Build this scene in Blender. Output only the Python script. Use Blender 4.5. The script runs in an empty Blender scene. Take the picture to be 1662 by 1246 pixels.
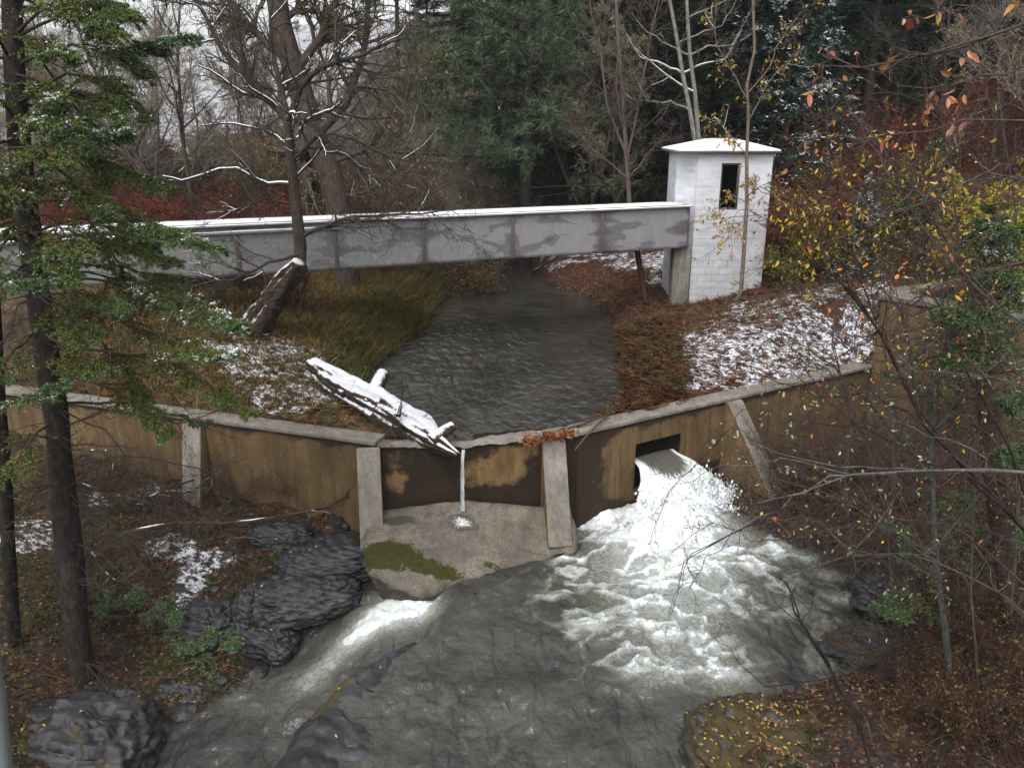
import bpy, math, random
import numpy as np
from mathutils import Vector
S = bpy.context.scene
COL = S.collection
# ---------------------------------------------------------------- camera
CAMH = 5.6; PITCH = math.radians(18.0); FOC = 1300.0
cam = bpy.data.cameras.new("camera"); camo = bpy.data.objects.new("camera", cam); COL.objects.link(camo)
camo.location = (0, 0, CAMH); camo.rotation_euler = (math.radians(90) - PITCH, 0, 0)
cam.sensor_width = 36.0; cam.lens = 36.0 * FOC / 1662.0
cam.clip_start = 0.05; cam.clip_end = 2000
S.camera = camo
# ---------------------------------------------------------------- sky and sun (overcast)
SUN_EL = 55.0; SUN_ROT = 200.0
w = bpy.data.worlds.new("World"); S.world = w; w.use_nodes = True
wn = w.node_tree.nodes; wl = w.node_tree.links
bg = wn["Background"]
sky = wn.new("ShaderNodeTexSky"); sky.sky_type = 'NISHITA'; sky.sun_disc = False
sky.sun_elevation = math.radians(SUN_EL); sky.sun_rotation = math.radians(SUN_ROT)
sky.dust_density = 4.0; sky.air_density = 1.0; sky.ozone_density = 1.0
hs = wn.new("ShaderNodeHueSaturation"); hs.inputs["Saturation"].default_value = 0.2; hs.inputs["Value"].default_value = 1.9
wl.new(sky.outputs[0], hs.inputs["Color"]); wl.new(hs.outputs[0], bg.inputs[0]); bg.inputs[1].default_value = 0.15
sd = bpy.data.lights.new("sun", 'SUN'); so = bpy.data.objects.new("sun", sd); COL.objects.link(so)
sd.energy = 0.6; sd.angle = math.radians(25); sd.color = (1.0, 0.97, 0.93)
so.rotation_euler = (math.radians(90 - SUN_EL), 0, math.radians(180 - SUN_ROT)); so.location = (0, 0, 30)
S.view_settings.view_transform = 'Standard'; S.view_settings.look = 'None'
S.view_settings.exposure = 0.1; S.view_settings.gamma = 1.0; S.view_settings.use_curve_mapping = False
S.render.engine = 'CYCLES'
S.cycles.use_denoising = True
S.cycles.max_bounces = 6; S.cycles.diffuse_bounces = 3; S.cycles.glossy_bounces = 3; S.cycles.transmission_bounces = 3
S.cycles.transparent_max_bounces = 4
S.cycles.caustics_reflective = False; S.cycles.caustics_refractive = False

# ---------------------------------------------------------------- sight-line helpers (photo pixel -> point on the real surface)
SP, CP = math.sin(PITCH), math.cos(PITCH)
def ray(px, py):
    u = (px - 831) / FOC; v = (py - 623) / FOC
    return np.array([u, CP - v * SP, -(SP + v * CP)])
def W(px, py, z):
    r = ray(px, py); return np.array([0, 0, CAMH]) + r * ((z - CAMH) / r[2])
def Y(px, py, y):
    r = ray(px, py); return np.array([0, 0, CAMH]) + r * (y / r[1])
# ---------------------------------------------------------------- numpy noise
def _h(ix, iy, iz, seed):
    n = (ix * 374761393 + iy * 668265263 + iz * 2147483647 + seed * 974634777) & 0xFFFFFFFF
    n = ((n ^ (n >> 13)) * 1274126177) & 0xFFFFFFFF
    n = n ^ (n >> 16)
    return (n & 0xFFFF) / 65535.0
def vnoise(x, y, z=None, seed=0):
    x = np.asarray(x, float); y = np.asarray(y, float)
    z = np.zeros_like(x) if z is None else np.asarray(z, float)
    ix, iy, iz = np.floor(x).astype(np.int64), np.floor(y).astype(np.int64), np.floor(z).astype(np.int64)
    fx, fy, fz = x - ix, y - iy, z - iz
    fx = fx*fx*fx*(fx*(fx*6-15)+10); fy = fy*fy*fy*(fy*(fy*6-15)+10); fz = fz*fz*fz*(fz*(fz*6-15)+10)
    r = 0
    for a in (0, 1):
        for b in (0, 1):
            for c in (0, 1):
                r = r + _h(ix+a, iy+b, iz+c, seed) * (fx if a else 1-fx) * (fy if b else 1-fy) * (fz if c else 1-fz)
    return r
def fbm(x, y, z=None, oct=4, seed=0, gain=0.5):
    t = 0; a = 1; n = 0; f = 1.0
    for k in range(oct):
        t = t + a * vnoise(np.asarray(x)*f+k*17.3, np.asarray(y)*f-k*9.1, None if z is None else np.asarray(z)*f, seed+k); n += a; a *= gain; f *= 2.03
    return t / n
def sstep(a, b, x):
    t = np.clip((x - a) / (b - a), 0, 1); return t*t*(3-2*t)
def seg_dist(P, a, b):
    d = b - a; L = d @ d
    t = np.clip(((P - a) @ d) / L, 0, 1)
    q = P - (a + t[:, None] * d)
    return np.sqrt((q**2).sum(1)), t, d[0]*(P[:, 1]-a[1]) - d[1]*(P[:, 0]-a[0])
def poly_side(P, pts):            # signed distance to a polyline, + on its left
    best = np.full(len(P), 1e9); sg = np.ones(len(P))
    for i in range(len(pts)-1):
        d, t, c = seg_dist(P, pts[i], pts[i+1])
        m = d < best - 1e-9; best[m] = d[m]; sg[m] = np.sign(c[m])
    return best * sg
def poly_sdf(P, pts):             # negative inside a closed polygon
    best = np.full(len(P), 1e9); ins = np.zeros(len(P), bool); n = len(pts)
    for i in range(n):
        a, b = pts[i], pts[(i+1) % n]
        d, t, c = seg_dist(P, a, b); best = np.minimum(best, d)
        cr = ((a[1] > P[:, 1]) != (b[1] > P[:, 1]))
        with np.errstate(divide='ignore', invalid='ignore'):
            xi = (b[0]-a[0])*(P[:, 1]-a[1])/(b[1]-a[1]) + a[0]
        ins ^= cr & (P[:, 0] < xi)
    return np.where(ins, -best, best)
class RBF:
    def __init__(s, pts):
        p = np.array(pts, float); s.c = p[:, :2]; n = len(p)
        r = np.sqrt(((s.c[:, None]-s.c[None])**2).sum(2) + 0.3)
        A = np.zeros((n+3, n+3)); A[:n, :n] = r; A[:n, n] = 1; A[:n, n+1:] = s.c; A[n:, :n] = A[:n, n:].T
        s.w = np.linalg.solve(A, np.r_[p[:, 2], 0, 0, 0])
    def __call__(s, P):
        out = np.zeros(len(P))
        for i in range(0, len(P), 40000):
            Q = P[i:i+40000]; r = np.sqrt(((Q[:, None]-s.c[None])**2).sum(2) + 0.3)
            out[i:i+40000] = r @ s.w[:-3] + s.w[-3] + Q @ s.w[-2:]
        return out
# ---------------------------------------------------------------- mesh helpers
def mesh_obj(name, V, F, mat=None, parent=None, attrs=None, smooth=False, cols=None, mats=None, midx=None):
    """V (n,3); F: list of (m,k) int arrays (all faces of one array have k corners)"""
    V = np.asarray(V, np.float32).reshape(-1, 3)
    if isinstance(F, list) and np.ndim(F[0]) < 2: F = [np.array(F)]
    F = [np.asarray(f, np.int32) for f in (F if isinstance(F, list) else [F]) if len(f)]
    me = bpy.data.meshes.new(name)
    me.vertices.add(len(V)); me.vertices.foreach_set("co", V.ravel())
    lt = np.concatenate([np.full(len(f), f.shape[1], np.int32) for f in F]); vi = np.concatenate([f.ravel() for f in F])
    me.loops.add(len(vi)); me.loops.foreach_set("vertex_index", vi)
    me.polygons.add(len(lt)); ls = np.concatenate([[0], np.cumsum(lt)[:-1]]).astype(np.int32)
    me.polygons.foreach_set("loop_start", ls); me.polygons.foreach_set("loop_total", lt)
    if smooth: me.polygons.foreach_set("use_smooth", np.ones(len(lt), bool))
    if midx is not None: me.polygons.foreach_set("material_index", np.asarray(midx, np.int32))
    for k, a in (attrs or {}).items():
        at = me.attributes.new(k, 'FLOAT', 'POINT'); at.data.foreach_set("value", np.asarray(a, np.float32).ravel())
    if cols is not None:
        c = np.ones((len(V), 4), np.float32); c[:, :3] = cols
        at = me.attributes.new("Col", 'FLOAT_COLOR', 'POINT'); at.data.foreach_set("color", c.ravel())
    me.update(calc_edges=True); me.validate()
    for m in (mats or ([mat] if mat else [])): me.materials.append(m)
    o = bpy.data.objects.new(name, me); COL.objects.link(o)
    if parent is not None: o.parent = parent
    return o
def grid_faces(nu, nv, mask=None):
    i = np.arange(nu-1)[:, None]*nv + np.arange(nv-1)[None]
    f = np.stack([i, i+nv, i+nv+1, i+1], -1).reshape(-1, 4)
    return f if mask is None else f[mask.ravel()]
def tag(o, label=None, cat=None, group=None, kind=None):
    if label: o["label"] = label
    if cat: o["category"] = cat
    if group: o["group"] = group
    if kind: o["kind"] = kind
    return o
def empty(name, loc=(0, 0, 0)):
    o = bpy.data.objects.new(name, None); COL.objects.link(o); o.location = tuple(float(c) for c in loc); o.empty_display_size = .2
    return o
def keep(ch, root):               # parent without moving
    ch.parent = root; ch.location = tuple(-c for c in root.location)
    return ch
def boxes(L):
    """list of 8-corner arrays -> V,F ; corner order: bottom 4 ccw, top 4 ccw"""
    V = np.concatenate([np.asarray(b, float).reshape(8, 3) for b in L]); q = np.array([[3,2,1,0],[4,5,6,7],[0,1,5,4],[1,2,6,5],[2,3,7,6],[3,0,4,7]])
    return V, np.concatenate([q + 8*i for i in range(len(L))])
def box8(p0, du, dv, dz, base):   # p0 xy corner, du/dv horizontal vectors
    p = np.array([p0[0], p0[1], base], float); du = np.array([du[0], du[1], 0.]); dv = np.array([dv[0], dv[1], 0.]); k = np.array([0, 0, dz])
    b = [p, p+du, p+du+dv, p+dv]; return np.array(b + [c + k for c in b])
def bevel(o, wd=.012, seg=2):
    m = o.modifiers.new("bevel", 'BEVEL'); m.width = wd; m.segments = seg; m.limit_method = 'ANGLE'; return o
def tubes(P, R, k=5, cap=True):
    """P (B,n,3) polylines, R (B,n) radii -> V,F"""
    P = np.asarray(P, float); R = np.asarray(R, float); B, n, _ = P.shape
    T = np.gradient(P, axis=1); T /= np.linalg.norm(T, axis=2, keepdims=True) + 1e-9
    ref = np.where(np.abs(T[:, :1, 2:3]) > .9, np.array([[[1., 0, 0]]]), np.array([[[0, 0, 1.]]]))
    ref = np.broadcast_to(ref, P.shape)
    U = np.cross(T, ref); U /= np.linalg.norm(U, axis=2, keepdims=True) + 1e-9; Vv = np.cross(T, U)
    a = np.arange(k) * 2*np.pi/k
    V = P[:, :, None] + R[:, :, None, None]*(np.cos(a)[None, None, :, None]*U[:, :, None] + np.sin(a)[None, None, :, None]*Vv[:, :, None])
    i = (np.arange(B)[:, None, None]*n + np.arange(n-1)[None, :, None])*k; j = np.arange(k)[None, None]; j2 = (j+1) % k
    F = np.stack([i+j, i+j2, i+k+j2, i+k+j], -1).reshape(-1, 4)
    return V.reshape(-1, 3), F
class Mix:                        # accumulates geometry for one mesh
    def __init__(s): s.V = []; s.F = []; s.C = []; s.n = 0
    def add(s, V, F, col=None):
        V = np.asarray(V).reshape(-1, 3); s.V.append(V); s.F += [np.asarray(f) + s.n for f in (F if isinstance(F, list) and np.ndim(F[0]) == 2 else [np.array(F)])]; s.n += len(V)
        c = np.ones((len(V), 3))*0.5 if col is None else np.broadcast_to(np.asarray(col, float), (len(V), 3)); s.C.append(c)
    def build(s, name, mat, parent=None, smooth=False):
        return mesh_obj(name, np.concatenate(s.V), s.F, mat, parent, smooth=smooth, cols=np.concatenate(s.C))
# ---------------------------------------------------------------- material helpers
class NT:
    def __init__(s, name):
        s.m = bpy.data.materials.new(name); s.m.use_nodes = True; s.t = s.m.node_tree; s.b = s.t.nodes["Principled BSDF"]; s.out = s.t.nodes["Material Output"]; s.b.inputs["Specular IOR Level"].default_value = .12
    def n(s, typ, inp=None, out=0, **kw):
        x = s.t.nodes.new("ShaderNode" + typ)
        for k, v in kw.items(): setattr(x, k, v)
        for k, v in (inp or {}).items(): s.put(x.inputs[k], v)
        return x.outputs[out]
    def put(s, sock, v):
        if isinstance(v, bpy.types.NodeSocket): s.t.links.new(v, sock)
        elif isinstance(v, tuple) and len(v) == 3 and sock.type == 'RGBA': sock.default_value = (*v, 1)
        else: sock.default_value = v
    def P(s, **kw):
        for k, v in kw.items(): s.put(s.b.inputs[k.replace("_", " ")], v)
    def co(s, kind="Object", scale=(1, 1, 1)):
        c = s.n("TexCoord"); c = c.node.outputs[kind]
        return s.n("Mapping", {"Vector": c, "Scale": scale})
    def geo(s, scale=(1, 1, 1)):
        g = s.n("NewGeometry"); return s.n("Mapping", {"Vector": g, "Scale": scale})
    def noise(s, v, sc, det=4, rough=.55, dist=0, out=0):
        return s.n("TexNoise", {"Vector": v, "Scale": sc, "Detail": det, "Roughness": rough, "Distortion": dist}, out)
    def ramp(s, f, stops, interp='LINEAR'):
        x = s.t.nodes.new("ShaderNodeValToRGB"); s.t.links.new(f, x.inputs[0]); e = x.color_ramp; e.interpolation = interp
        while len(e.elements) < len(stops): e.elements.new(.5)
        for el, (p, c) in zip(e.elements, stops):
            el.position = p; el.color = (*c, 1) if isinstance(c, tuple) else (c, c, c, 1)
        return x.outputs[0]
    def mix(s, f, a, b, blend='MIX'):
        x = s.t.nodes.new("ShaderNodeMix"); x.data_type = 'RGBA'; x.blend_type = blend; x.clamp_factor = True
        s.put(x.inputs[0], f); s.put(x.inputs[6], a); s.put(x.inputs[7], b); return x.outputs[2]
    def math(s, op, a, b=0.0, c=None, clamp=False):
        x = s.t.nodes.new("ShaderNodeMath"); x.operation = op; x.use_clamp = clamp; s.put(x.inputs[0], a); s.put(x.inputs[1], b)
        if c is not None: s.put(x.inputs[2], c)
        return x.outputs[0]
    def attr(s, name, col=False):
        x = s.t.nodes.new("ShaderNodeAttribute"); x.attribute_name = name; return x.outputs["Color" if col else "Fac"]
    def bump(s, h, st=.5, d=.02, nrm=None):
        i = {"Height": h, "Strength": st, "Distance": d}
        if nrm is not None: i["Normal"] = nrm
        return s.n("Bump", i)
    def upness(s, bumped=None):
        g = s.n("NewGeometry"); sep = s.n("SeparateXYZ", {0: g.node.outputs["Normal"]}); return sep.node.outputs["Z"]
SNOW = (0.86, 0.88, 0.92)
def snow_mask(t, lo=.35, hi=.6, v=None, sc=9):
    """settled snow on faces that look up, broken by noise"""
    u = t.upness(); nz = t.noise(v if v is not None else t.geo(), sc, 3)
    return t.ramp(t.math('ADD', t.math('MULTIPLY', u, .6), t.math('MULTIPLY', nz, .7)), [(lo, 0.0), (hi, 1.0)])
# ================================================================ layout of the place
CREST = 0.15
XY = lambda p: np.array(p[:2])
A1 = XY(W(612, 716, CREST)); A0 = XY(W(90, 645, CREST)); dA = (A1-A0)/np.linalg.norm(A1-A0)
A0x = A1 - dA*13.5
B1 = XY(W(938, 700, CREST)); B3 = XY(W(1415, 592, CREST)); dB = (B3-B1)/np.linalg.norm(B3-B1)
dC = (B1-A1)/np.linalg.norm(B1-A1)
K1 = B3 + np.array([5.2, -5.6])                      # the high wing wall comes forward to the right
FRONT = [A0x - dA*60, A0x, A1, B1, B3, K1, K1+np.array([14., -9.])]   # line of the downstream face
def nrm(d): return np.array([-d[1], d[0]])            # upstream-pointing normal
# river upstream
RIV = [W(px, py, 0)[:2] for px, py in [(720,742),(640,690),(590,632),(600,605),(640,572),(690,532),(712,500),(733,465),(738,445),(742,425)]]
RIV += [np.array(q) for q in [(-3.2, 40), (-4.5, 43), (-3.5, 45), (-.5, 43)]]
RIV += [W(px, py, 0)[:2] for px, py in [(850,425),(868,440),(885,462),(955,482),(992,520),(1005,560),(1012,600),(1018,640),(1003,665),(975,690),(935,712)]]
RIV += [B1 + np.array([-.3, 0]), A1]
RIV = np.array(RIV)
UP = RBF([(5.9,23,.55),(4.5,20,.45),(8,19,1.0),(8.8,20,1.3),(6.5,18,.6),(5,16.6,.25),(7.5,17.9,.3),(12,20,1.9),(16,20,3.5),(12,27,3),(10,33,3.0),(16,32,5.5),(14,45,8),(22,45,12),
 (5,36,1.0),(5,45,3.0),(0,47,1.6),(2,60,9),(12,60,15),(-2,57,4),(-15,35,1.8),(-8,30,1.2),(-4.5,26,.8),(-5.2,20,.8),(-9,20,1.3),(-4,16,.3),(-3.2,15,.2),(-9.5,17,1.0),(-7.6,17.6,1.15),(-5.9,17.6,1.05),(-4.6,16.8,.55),(-15,20,1.2),(-25,30,2.5),
 (-30,50,4),(-15,60,3),(-7,75,4.5),(20,75,24),(40,60,28),(40,30,16),(-60,60,7),(-60,20,3),(0,120,11),(60,100,45),(-80,120,7),(-30,120,6),(30,10,7),(16,15,2.6),(12,15,1.7),(-14,16,1.0),
 (250,250,60),(-250,250,25),(0,300,45),(250,0,40),(-250,0,20)])
_dn = [(590,800,-1.3),(480,795,-1.3),(400,790,-1.35),(300,815,-1.5),(200,780,-1.2),(60,760,-1.0),(480,860,-1.7),(300,900,-1.75),(100,900,-1.5),(600,900,-1.75),(560,950,-2.15),(400,980,-2.35),
 (450,1040,-2.8),(250,1000,-2.3),(370,1120,-3.0),(240,1170,-3.1),(120,1080,-2.2),(0,1000,-1.6),(150,1246,-2.8),(0,1246,-2.3),(-200,1000,-1.2),
 (1240,868,-1.8),(1330,860,-1.6),(1420,900,-1.65),(1425,1060,-1.8),(1250,1115,-1.9),(1130,1190,-2.0),(1120,1240,-2.0),(1500,850,-1.2),(1650,800,-.5),(1500,1000,-1.4),(1662,1000,-.9),
 (1400,1200,-1.5),(1662,1246,-.85),(1250,1246,-1.75)]
DN = RBF([(*W(a,b,z)[:2], z) for a,b,z in _dn] + [(*W(a,b,-3.4)[:2], -3.1) for a,b in [(900,900),(1050,1000),(800,1100),(1100,1100),(750,1240),(300,1240)]] +
 [(0,3,-3.0),(-3,3,-3),(4,2,-2.6),(9,3,1.2),(-9,3,.6),(-14,8,.2),(-14,14,-.2),(14,8,1.2),(14,13,.6),(11.5,14,-.1),(8.8,16.2,-1.2),(7,16.3,-1.7),(-30,0,2),(30,0,3),(-60,14,1.5),(60,5,6),(0,-30,-3),(250,-200,20),(-250,-200,20)])
# water below the dam: upper pool and lower chute
WA = RBF([(*W(a,b,z)[:2], z) for a,b,z in [(960,850,-1.86),(1080,870,-1.82),(1235,880,-1.88),(1350,930,-1.95),(1400,1030,-1.98),(760,940,-1.88),(900,960,-1.9),(700,1030,-1.95),(1050,1100,-1.98),(560,1110,-2.02),(500,1230,-2.12),(800,1246,-2.15),(1100,1200,-2.08)]] + [(0,4,-2.3),(4,4,-2.3)])
WB = RBF([(*W(a,b,z)[:2], z) for a,b,z in [(690,985,-2.08),(610,990,-2.25),(560,1040,-2.55),(480,1070,-2.95),(400,1130,-3.0),(270,1190,-3.1),(350,1246,-3.15),(450,1246,-3.15)]] + [(-4,4,-3.4),(-2,3,-3.5)])
RIDGE = [W(a,b,-2.0)[:2] for a,b in [(770,900),(742,940),(742,985),(700,1030),(640,1062),(570,1098),(520,1150),(482,1210),(470,1260)]] + [np.array([-2.6, 6.0]), np.array([-2.6, -8.])]
POOL = np.array([W(a,b,-1.9)[:2] for a,b in [(600,870),(700,800),(900,810),(960,830),(1100,800),(1240,872),(1300,885),(1400,905),(1425,960),(1430,1050),(1395,1075),(1280,1105),(1190,1125),(1135,1175),(1112,1210),(1125,1246),(1150,1290)]] +
  [np.array(q) for q in [(1.6, 6), (1.8, 2), (1.8, -8), (-6.5, -8), (-6, 4)]] + [W(a,b,-3.05)[:2] for a,b in [(200,1300),(235,1246),(240,1190),(300,1165),(385,1135),(440,1085),(520,1050),(520,1010),(560,985),(600,960)]])
def lower_z(P):
    s = poly_side(P, RIDGE)                      # + on the pool side after the flip below
    t = sstep(-.28, .12, s*RS)
    return np.minimum(WB(P), WA(P)-.04)*(1-t) + WA(P)*t, s*RS
RS = 1.0
RS = np.sign(poly_side(np.array([W(900,1100,-2.0)[:2]]), RIDGE))[0]
US = np.sign(poly_side(np.array([[0., 30.]]), FRONT))[0]
def ground_z(P, detail=True):
    P = np.asarray(P, float).reshape(-1, 2)
    side = poly_side(P, FRONT)*US
    up = side > .30
    z = np.empty(len(P))
    zu = UP(P[up]); d = poly_sdf(P[up], RIV)
    n = fbm(P[up, 0]*.9, P[up, 1]*.9, seed=3) - .5
    zz = np.maximum(zu + n*.25, .04 + .0*d)
    bank = .02 + (zz)*sstep(0, .9+1.6*np.maximum(zz-1, 0), d) + .12*sstep(0, .15, d)
    far = sstep(30, 60, np.hypot(P[up, 0], P[up, 1]))
    bank = bank + far*(fbm(P[up, 0]*.12, P[up, 1]*.12, seed=5)-.5)*3*sstep(3, 10, d)
    near_wall = 1 - sstep(.2, 2.0, side[up])
    pin = (P[up, 0] < B3[0]-.2)
    bank = np.where(pin, bank*(1-near_wall) + np.minimum(bank, CREST-.1)*near_wall, bank)
    z[up] = np.where(d < 0, -np.minimum(.9, -d*.7), bank)
    dn = ~up
    zd = DN(P[dn]); e = poly_sdf(P[dn], POOL); lw, _ = lower_z(P[dn])
    n = fbm(P[dn, 0]*1.3, P[dn, 1]*1.3, seed=8) - .5
    rocky = np.abs(fbm(P[dn, 0]*.9+4, P[dn, 1]*.9, seed=12)-.5)*.5
    hi = np.maximum(zd + n*.3 + rocky - .1, lw + .05 + .25*np.minimum(np.maximum(e, 0), 1.5))
    z[dn] = np.where(e < 0, lw - np.minimum(.8, .05 - e*.8), lw + (hi-lw)*sstep(-.02, .5, e))
    if detail: z += (fbm(P[:, 0]*6, P[:, 1]*6, seed=20, oct=3)-.5)*.07
    return z
def gz(x, y): return float(ground_z(np.array([[x, y]]))[0])
def G(px, py, dz=0):              # sight line meets the ground
    r = ray(px, py); t = np.linspace(6, 90, 500); q = r[None]*t[:, None]; q[:, 2] += CAMH
    g = ground_z(q[:, :2]); k = np.argmax(q[:, 2] < g)
    if q[k, 2] >= g[k]: k = 350
    p = q[k].copy(); p[2] = g[k] + dz; return p

# ---------------------------------------------------------------- ground sheet
def warped(n, c, a, b): return c + a*np.sinh(b*np.linspace(-1, 1, n))
gx = warped(620, 0.5, 3.6, 5.0); gy = warped(640, 15.5, 3.6, 5.0)
GX, GY = np.meshgrid(gx, gy, indexing='ij'); GP = np.c_[GX.ravel(), GY.ravel()]
GZ = ground_z(GP)
# regions of colour and lying snow
def blob(P, c, rx, ry=None): 
    ry = ry or rx; return np.exp(-(((P[:, 0]-c[0])/rx)**2 + ((P[:, 1]-c[1])/ry)**2))
def gb(px, py, z, rx, ry=None): return blob(GPn, W(px, py, z), rx, ry)
def ground_paint(P):
    global GPn; GPn = P
    n1 = fbm(P[:, 0]*1.1, P[:, 1]*1.1, seed=31); n2 = fbm(P[:, 0]*3.1, P[:, 1]*3.1, seed=41)
    side = poly_side(P, FRONT)*US; up = side > 0
    litter = np.array([.05, .03, .02]); rust = np.array([.07, .024, .014]); olive = np.array([.06, .05, .018]); dark = np.array([.016, .013, .010])
    tan = np.array([.16, .10, .05]); rock = np.array([.05, .05, .052]); moss = np.array([.035, .05, .012])
    c = np.broadcast_to(litter, (len(P), 3)).copy()
    def lay(col, m): 
        m = np.clip(m, 0, 1)[:, None]; c[:] = c*(1-m) + col*m
    left_up = up & (P[:, 0] < 1) & (P[:, 1] < 45)
    lay(tan, left_up*sstep(.35, .6, n1)); lay(olive, left_up*sstep(.5, .62, n2)*.8)
    lay(rust, up*(P[:, 0] > 1)*sstep(.3, .6, n1)*.9)
    lay(dark, up*sstep(36, 60, P[:, 1])*sstep(-14, -4, P[:, 0]))
    lay(np.array([.05,.035,.028]), up*(P[:, 0] < 0)*sstep(31, 38, P[:, 1])*.9)
    dn = ~up
    lay(rock, dn*sstep(.42, .58, n2)*.8); lay(moss, dn*sstep(.55, .65, n1)*.7)
    e = poly_sdf(P, POOL); lay(rock*.7, dn*(1-sstep(.1, .9, e)))
    d = poly_sdf(P, RIV); lay(dark, up*(1-sstep(-.05, .25, d)))
    # snow regions
    s = 1.1*gb(470,630,.3,1.4,1.3) + .9*gb(410,600,.4,1.1,.9) + .7*gb(540,640,.2,.8,.7) + 1.0*gb(655,530,.35,.9,.8) + .55*gb(560,530,.4,1.2,.7) + .5*gb(230,660,.4,.8,.4)
    s += up*(1.2*gb(1180,545,.8,1.6,1.3) + 1.1*gb(1300,530,1.1,1.8,1.5) + 1.0*gb(1120,590,.5,.9,1.0)*(1.0) + 1.0*gb(1360,570,.8,1.5,.9) + .9*gb(1220,500,.9,1.6,1.0) + .8*gb(925,425,.5,2.5,3) + .7*gb(1080,460,.6,1.2,2)
     + .5*gb(1050,440,.6,1.5,2) + .8*gb(1400,470,1.6,2,2))
    s = s  + .8*gb(300,890,-1.7,1.4,.5) + .8*gb(40,870,-1.4,1,.8) + .7*gb(290,970,-2.1,.8,.5) + .6*gb(200,820,-1.5,1.2,.5) 
    s += .62*up*sstep(20, 30, P[:, 1])*sstep(.45, .6, n1)*sstep(6, 12, P[:, 0])*(1-sstep(34, 46, P[:, 1])) + .35*up*(P[:, 1] > 26)*(P[:, 0] < -4)*(n1 > .5)
    s += .8*sstep(-22, -32, P[:, 0])*sstep(40, 50, P[:, 1])
    s *= sstep(.05, .35, np.where(up, d, e))
    s *= .2+1.55*fbm(P[:, 0]*1.6, P[:, 1]*2.6, seed=47)
    return c, np.clip(s, 0, .70)
gcol, gsnow = ground_paint(GP)
t = NT("ground_mat"); v = t.geo()
base = t.mix(1.0, t.attr("Col", True), t.ramp(t.noise(v, 7, 6, .7), [(.25, .3), (.75, 1.25)]), 'MULTIPLY')
vor = t.n("TexVoronoi", {"Vector": v, "Scale": 17.0, "Randomness": 1.0}, out=1)
sepc = t.n("SeparateColor", {"Color": vor})
leafc = t.ramp(sepc.node.outputs[1], [(0, (.11, .06, .03)), (.3, (.04, .018, .012)), (.6, (.08, .038, .02)), (.85, (.17, .11, .065)), (1, (.19, .12, .04))], 'CONSTANT')
base = t.mix(t.ramp(sepc.node.outputs[0], [(.66, 0.0), (.7, .75)]), base, leafc)
sm = t.math('SUBTRACT', t.attr("snow"), t.math('ADD', t.math('MULTIPLY', t.noise(t.geo((1, 1.8, 1.5)), 5.5, 8, .8), 1.5), -.04))
smask = t.ramp(t.math('ADD', sm, .5), [(.46, 0.0), (.54, 1.0)])
t.P(Base_Color=t.mix(smask, base, (.66, .69, .74)), Roughness=.75, Normal=t.bump(t.noise(v, 14, 6, .7), .8, .05))
go = mesh_obj("ground", np.c_[GP, GZ], grid_faces(620, 640), t.m, attrs={"snow": gsnow}, cols=gcol, smooth=True); tag(go, kind="structure")

# ---------------------------------------------------------------- water materials
def water_mat(name, deep, shallow, rip=1.0, rough=.07, foam=False, bs=.6, bd=.06):
    t = NT(name); t.P(Specular_IOR_Level=.5); v = t.geo((1, .6, 1)) if not foam else t.geo()
    
    fl = t.n("Mapping", {"Vector": t.geo(), "Rotation": (0, 0, math.radians(-34)), "Scale": (1.25, .5, 1)}) if foam else v
    n1 = t.noise(fl, (2.1 if foam else 3.2)*rip, 2, .45, .5); n2 = t.noise(v, 11*rip, 3, .6, .3)
    h = t.math('ADD', n1, t.math('MULTIPLY', n2, .16))
    col = t.mix(t.ramp(t.noise(v, .8, 4, .6, .4), [(.35, 0.0), (.7, 1.0)]), deep, shallow)
    if foam:
        f = t.attr("foam"); fine = t.noise(v, 26, 5, .7, .5); streak = t.noise(v, 7, 5, .65, 1.6)
        m = t.math('ADD', f, t.math('MULTIPLY', t.math('SUBTRACT', fine, .5), .55)); m = t.math('ADD', m, t.math('MULTIPLY', t.math('SUBTRACT', streak, .5), .9))
        fm = t.ramp(m, [(.26, 0.0), (.5, .38), (.86, 1.0)])
        fcol = t.mix(t.ramp(t.noise(v, 2.6, 4, .6, .8), [(.4, 0.0), (.68, .8)]), (.66, .69, .72), (.44, .47, .39))
        col = t.mix(fm, t.mix(t.ramp(f, [(.1, 0.0), (.5, .7)]), col, (.23, .24, .17)), fcol)
        t.P(Base_Color=col, Roughness=t.mix(fm, (rough,)*3, (.6,)*3), IOR=1.5, Normal=t.bump(t.math('ADD', h, t.math('MULTIPLY', fm, .5)), .9, .15))
    else:
        t.P(Base_Color=col, Roughness=rough, IOR=1.95, Normal=t.bump(h, bs, bd))
    return t.m
# upstream river
xs = np.arange(-14, 8, .09); ys = np.concatenate([np.arange(12.5, 24, .09), np.arange(24, 64, .25)])
X, Yy = np.meshgrid(xs, ys, indexing='ij'); P2 = np.c_[X.ravel(), Yy.ravel()]
side = poly_side(P2, FRONT)*US; ok = ((poly_sdf(P2, RIV) < .5) & (side > .1)).reshape(X.shape)
okf = ok[:-1, :-1] & ok[1:, :-1] & ok[:-1, 1:] & ok[1:, 1:]
rz = .012*(fbm(P2[:, 0]*3.5, P2[:, 1]*3, seed=50)-.5)*2
def compact(V, F):
    u, inv = np.unique(F.ravel(), return_inverse=True); return V[u], inv.reshape(F.shape), u
Vc, Fc, _ = compact(np.c_[P2, rz], grid_faces(len(xs), len(ys), okf))
tag(mesh_obj("river_water", Vc, Fc, water_mat("river_mat", (.026, .025, .022), (.06, .056, .045), 1.25, .07, bs=1.0, bd=.13), smooth=True), kind="structure")
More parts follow.
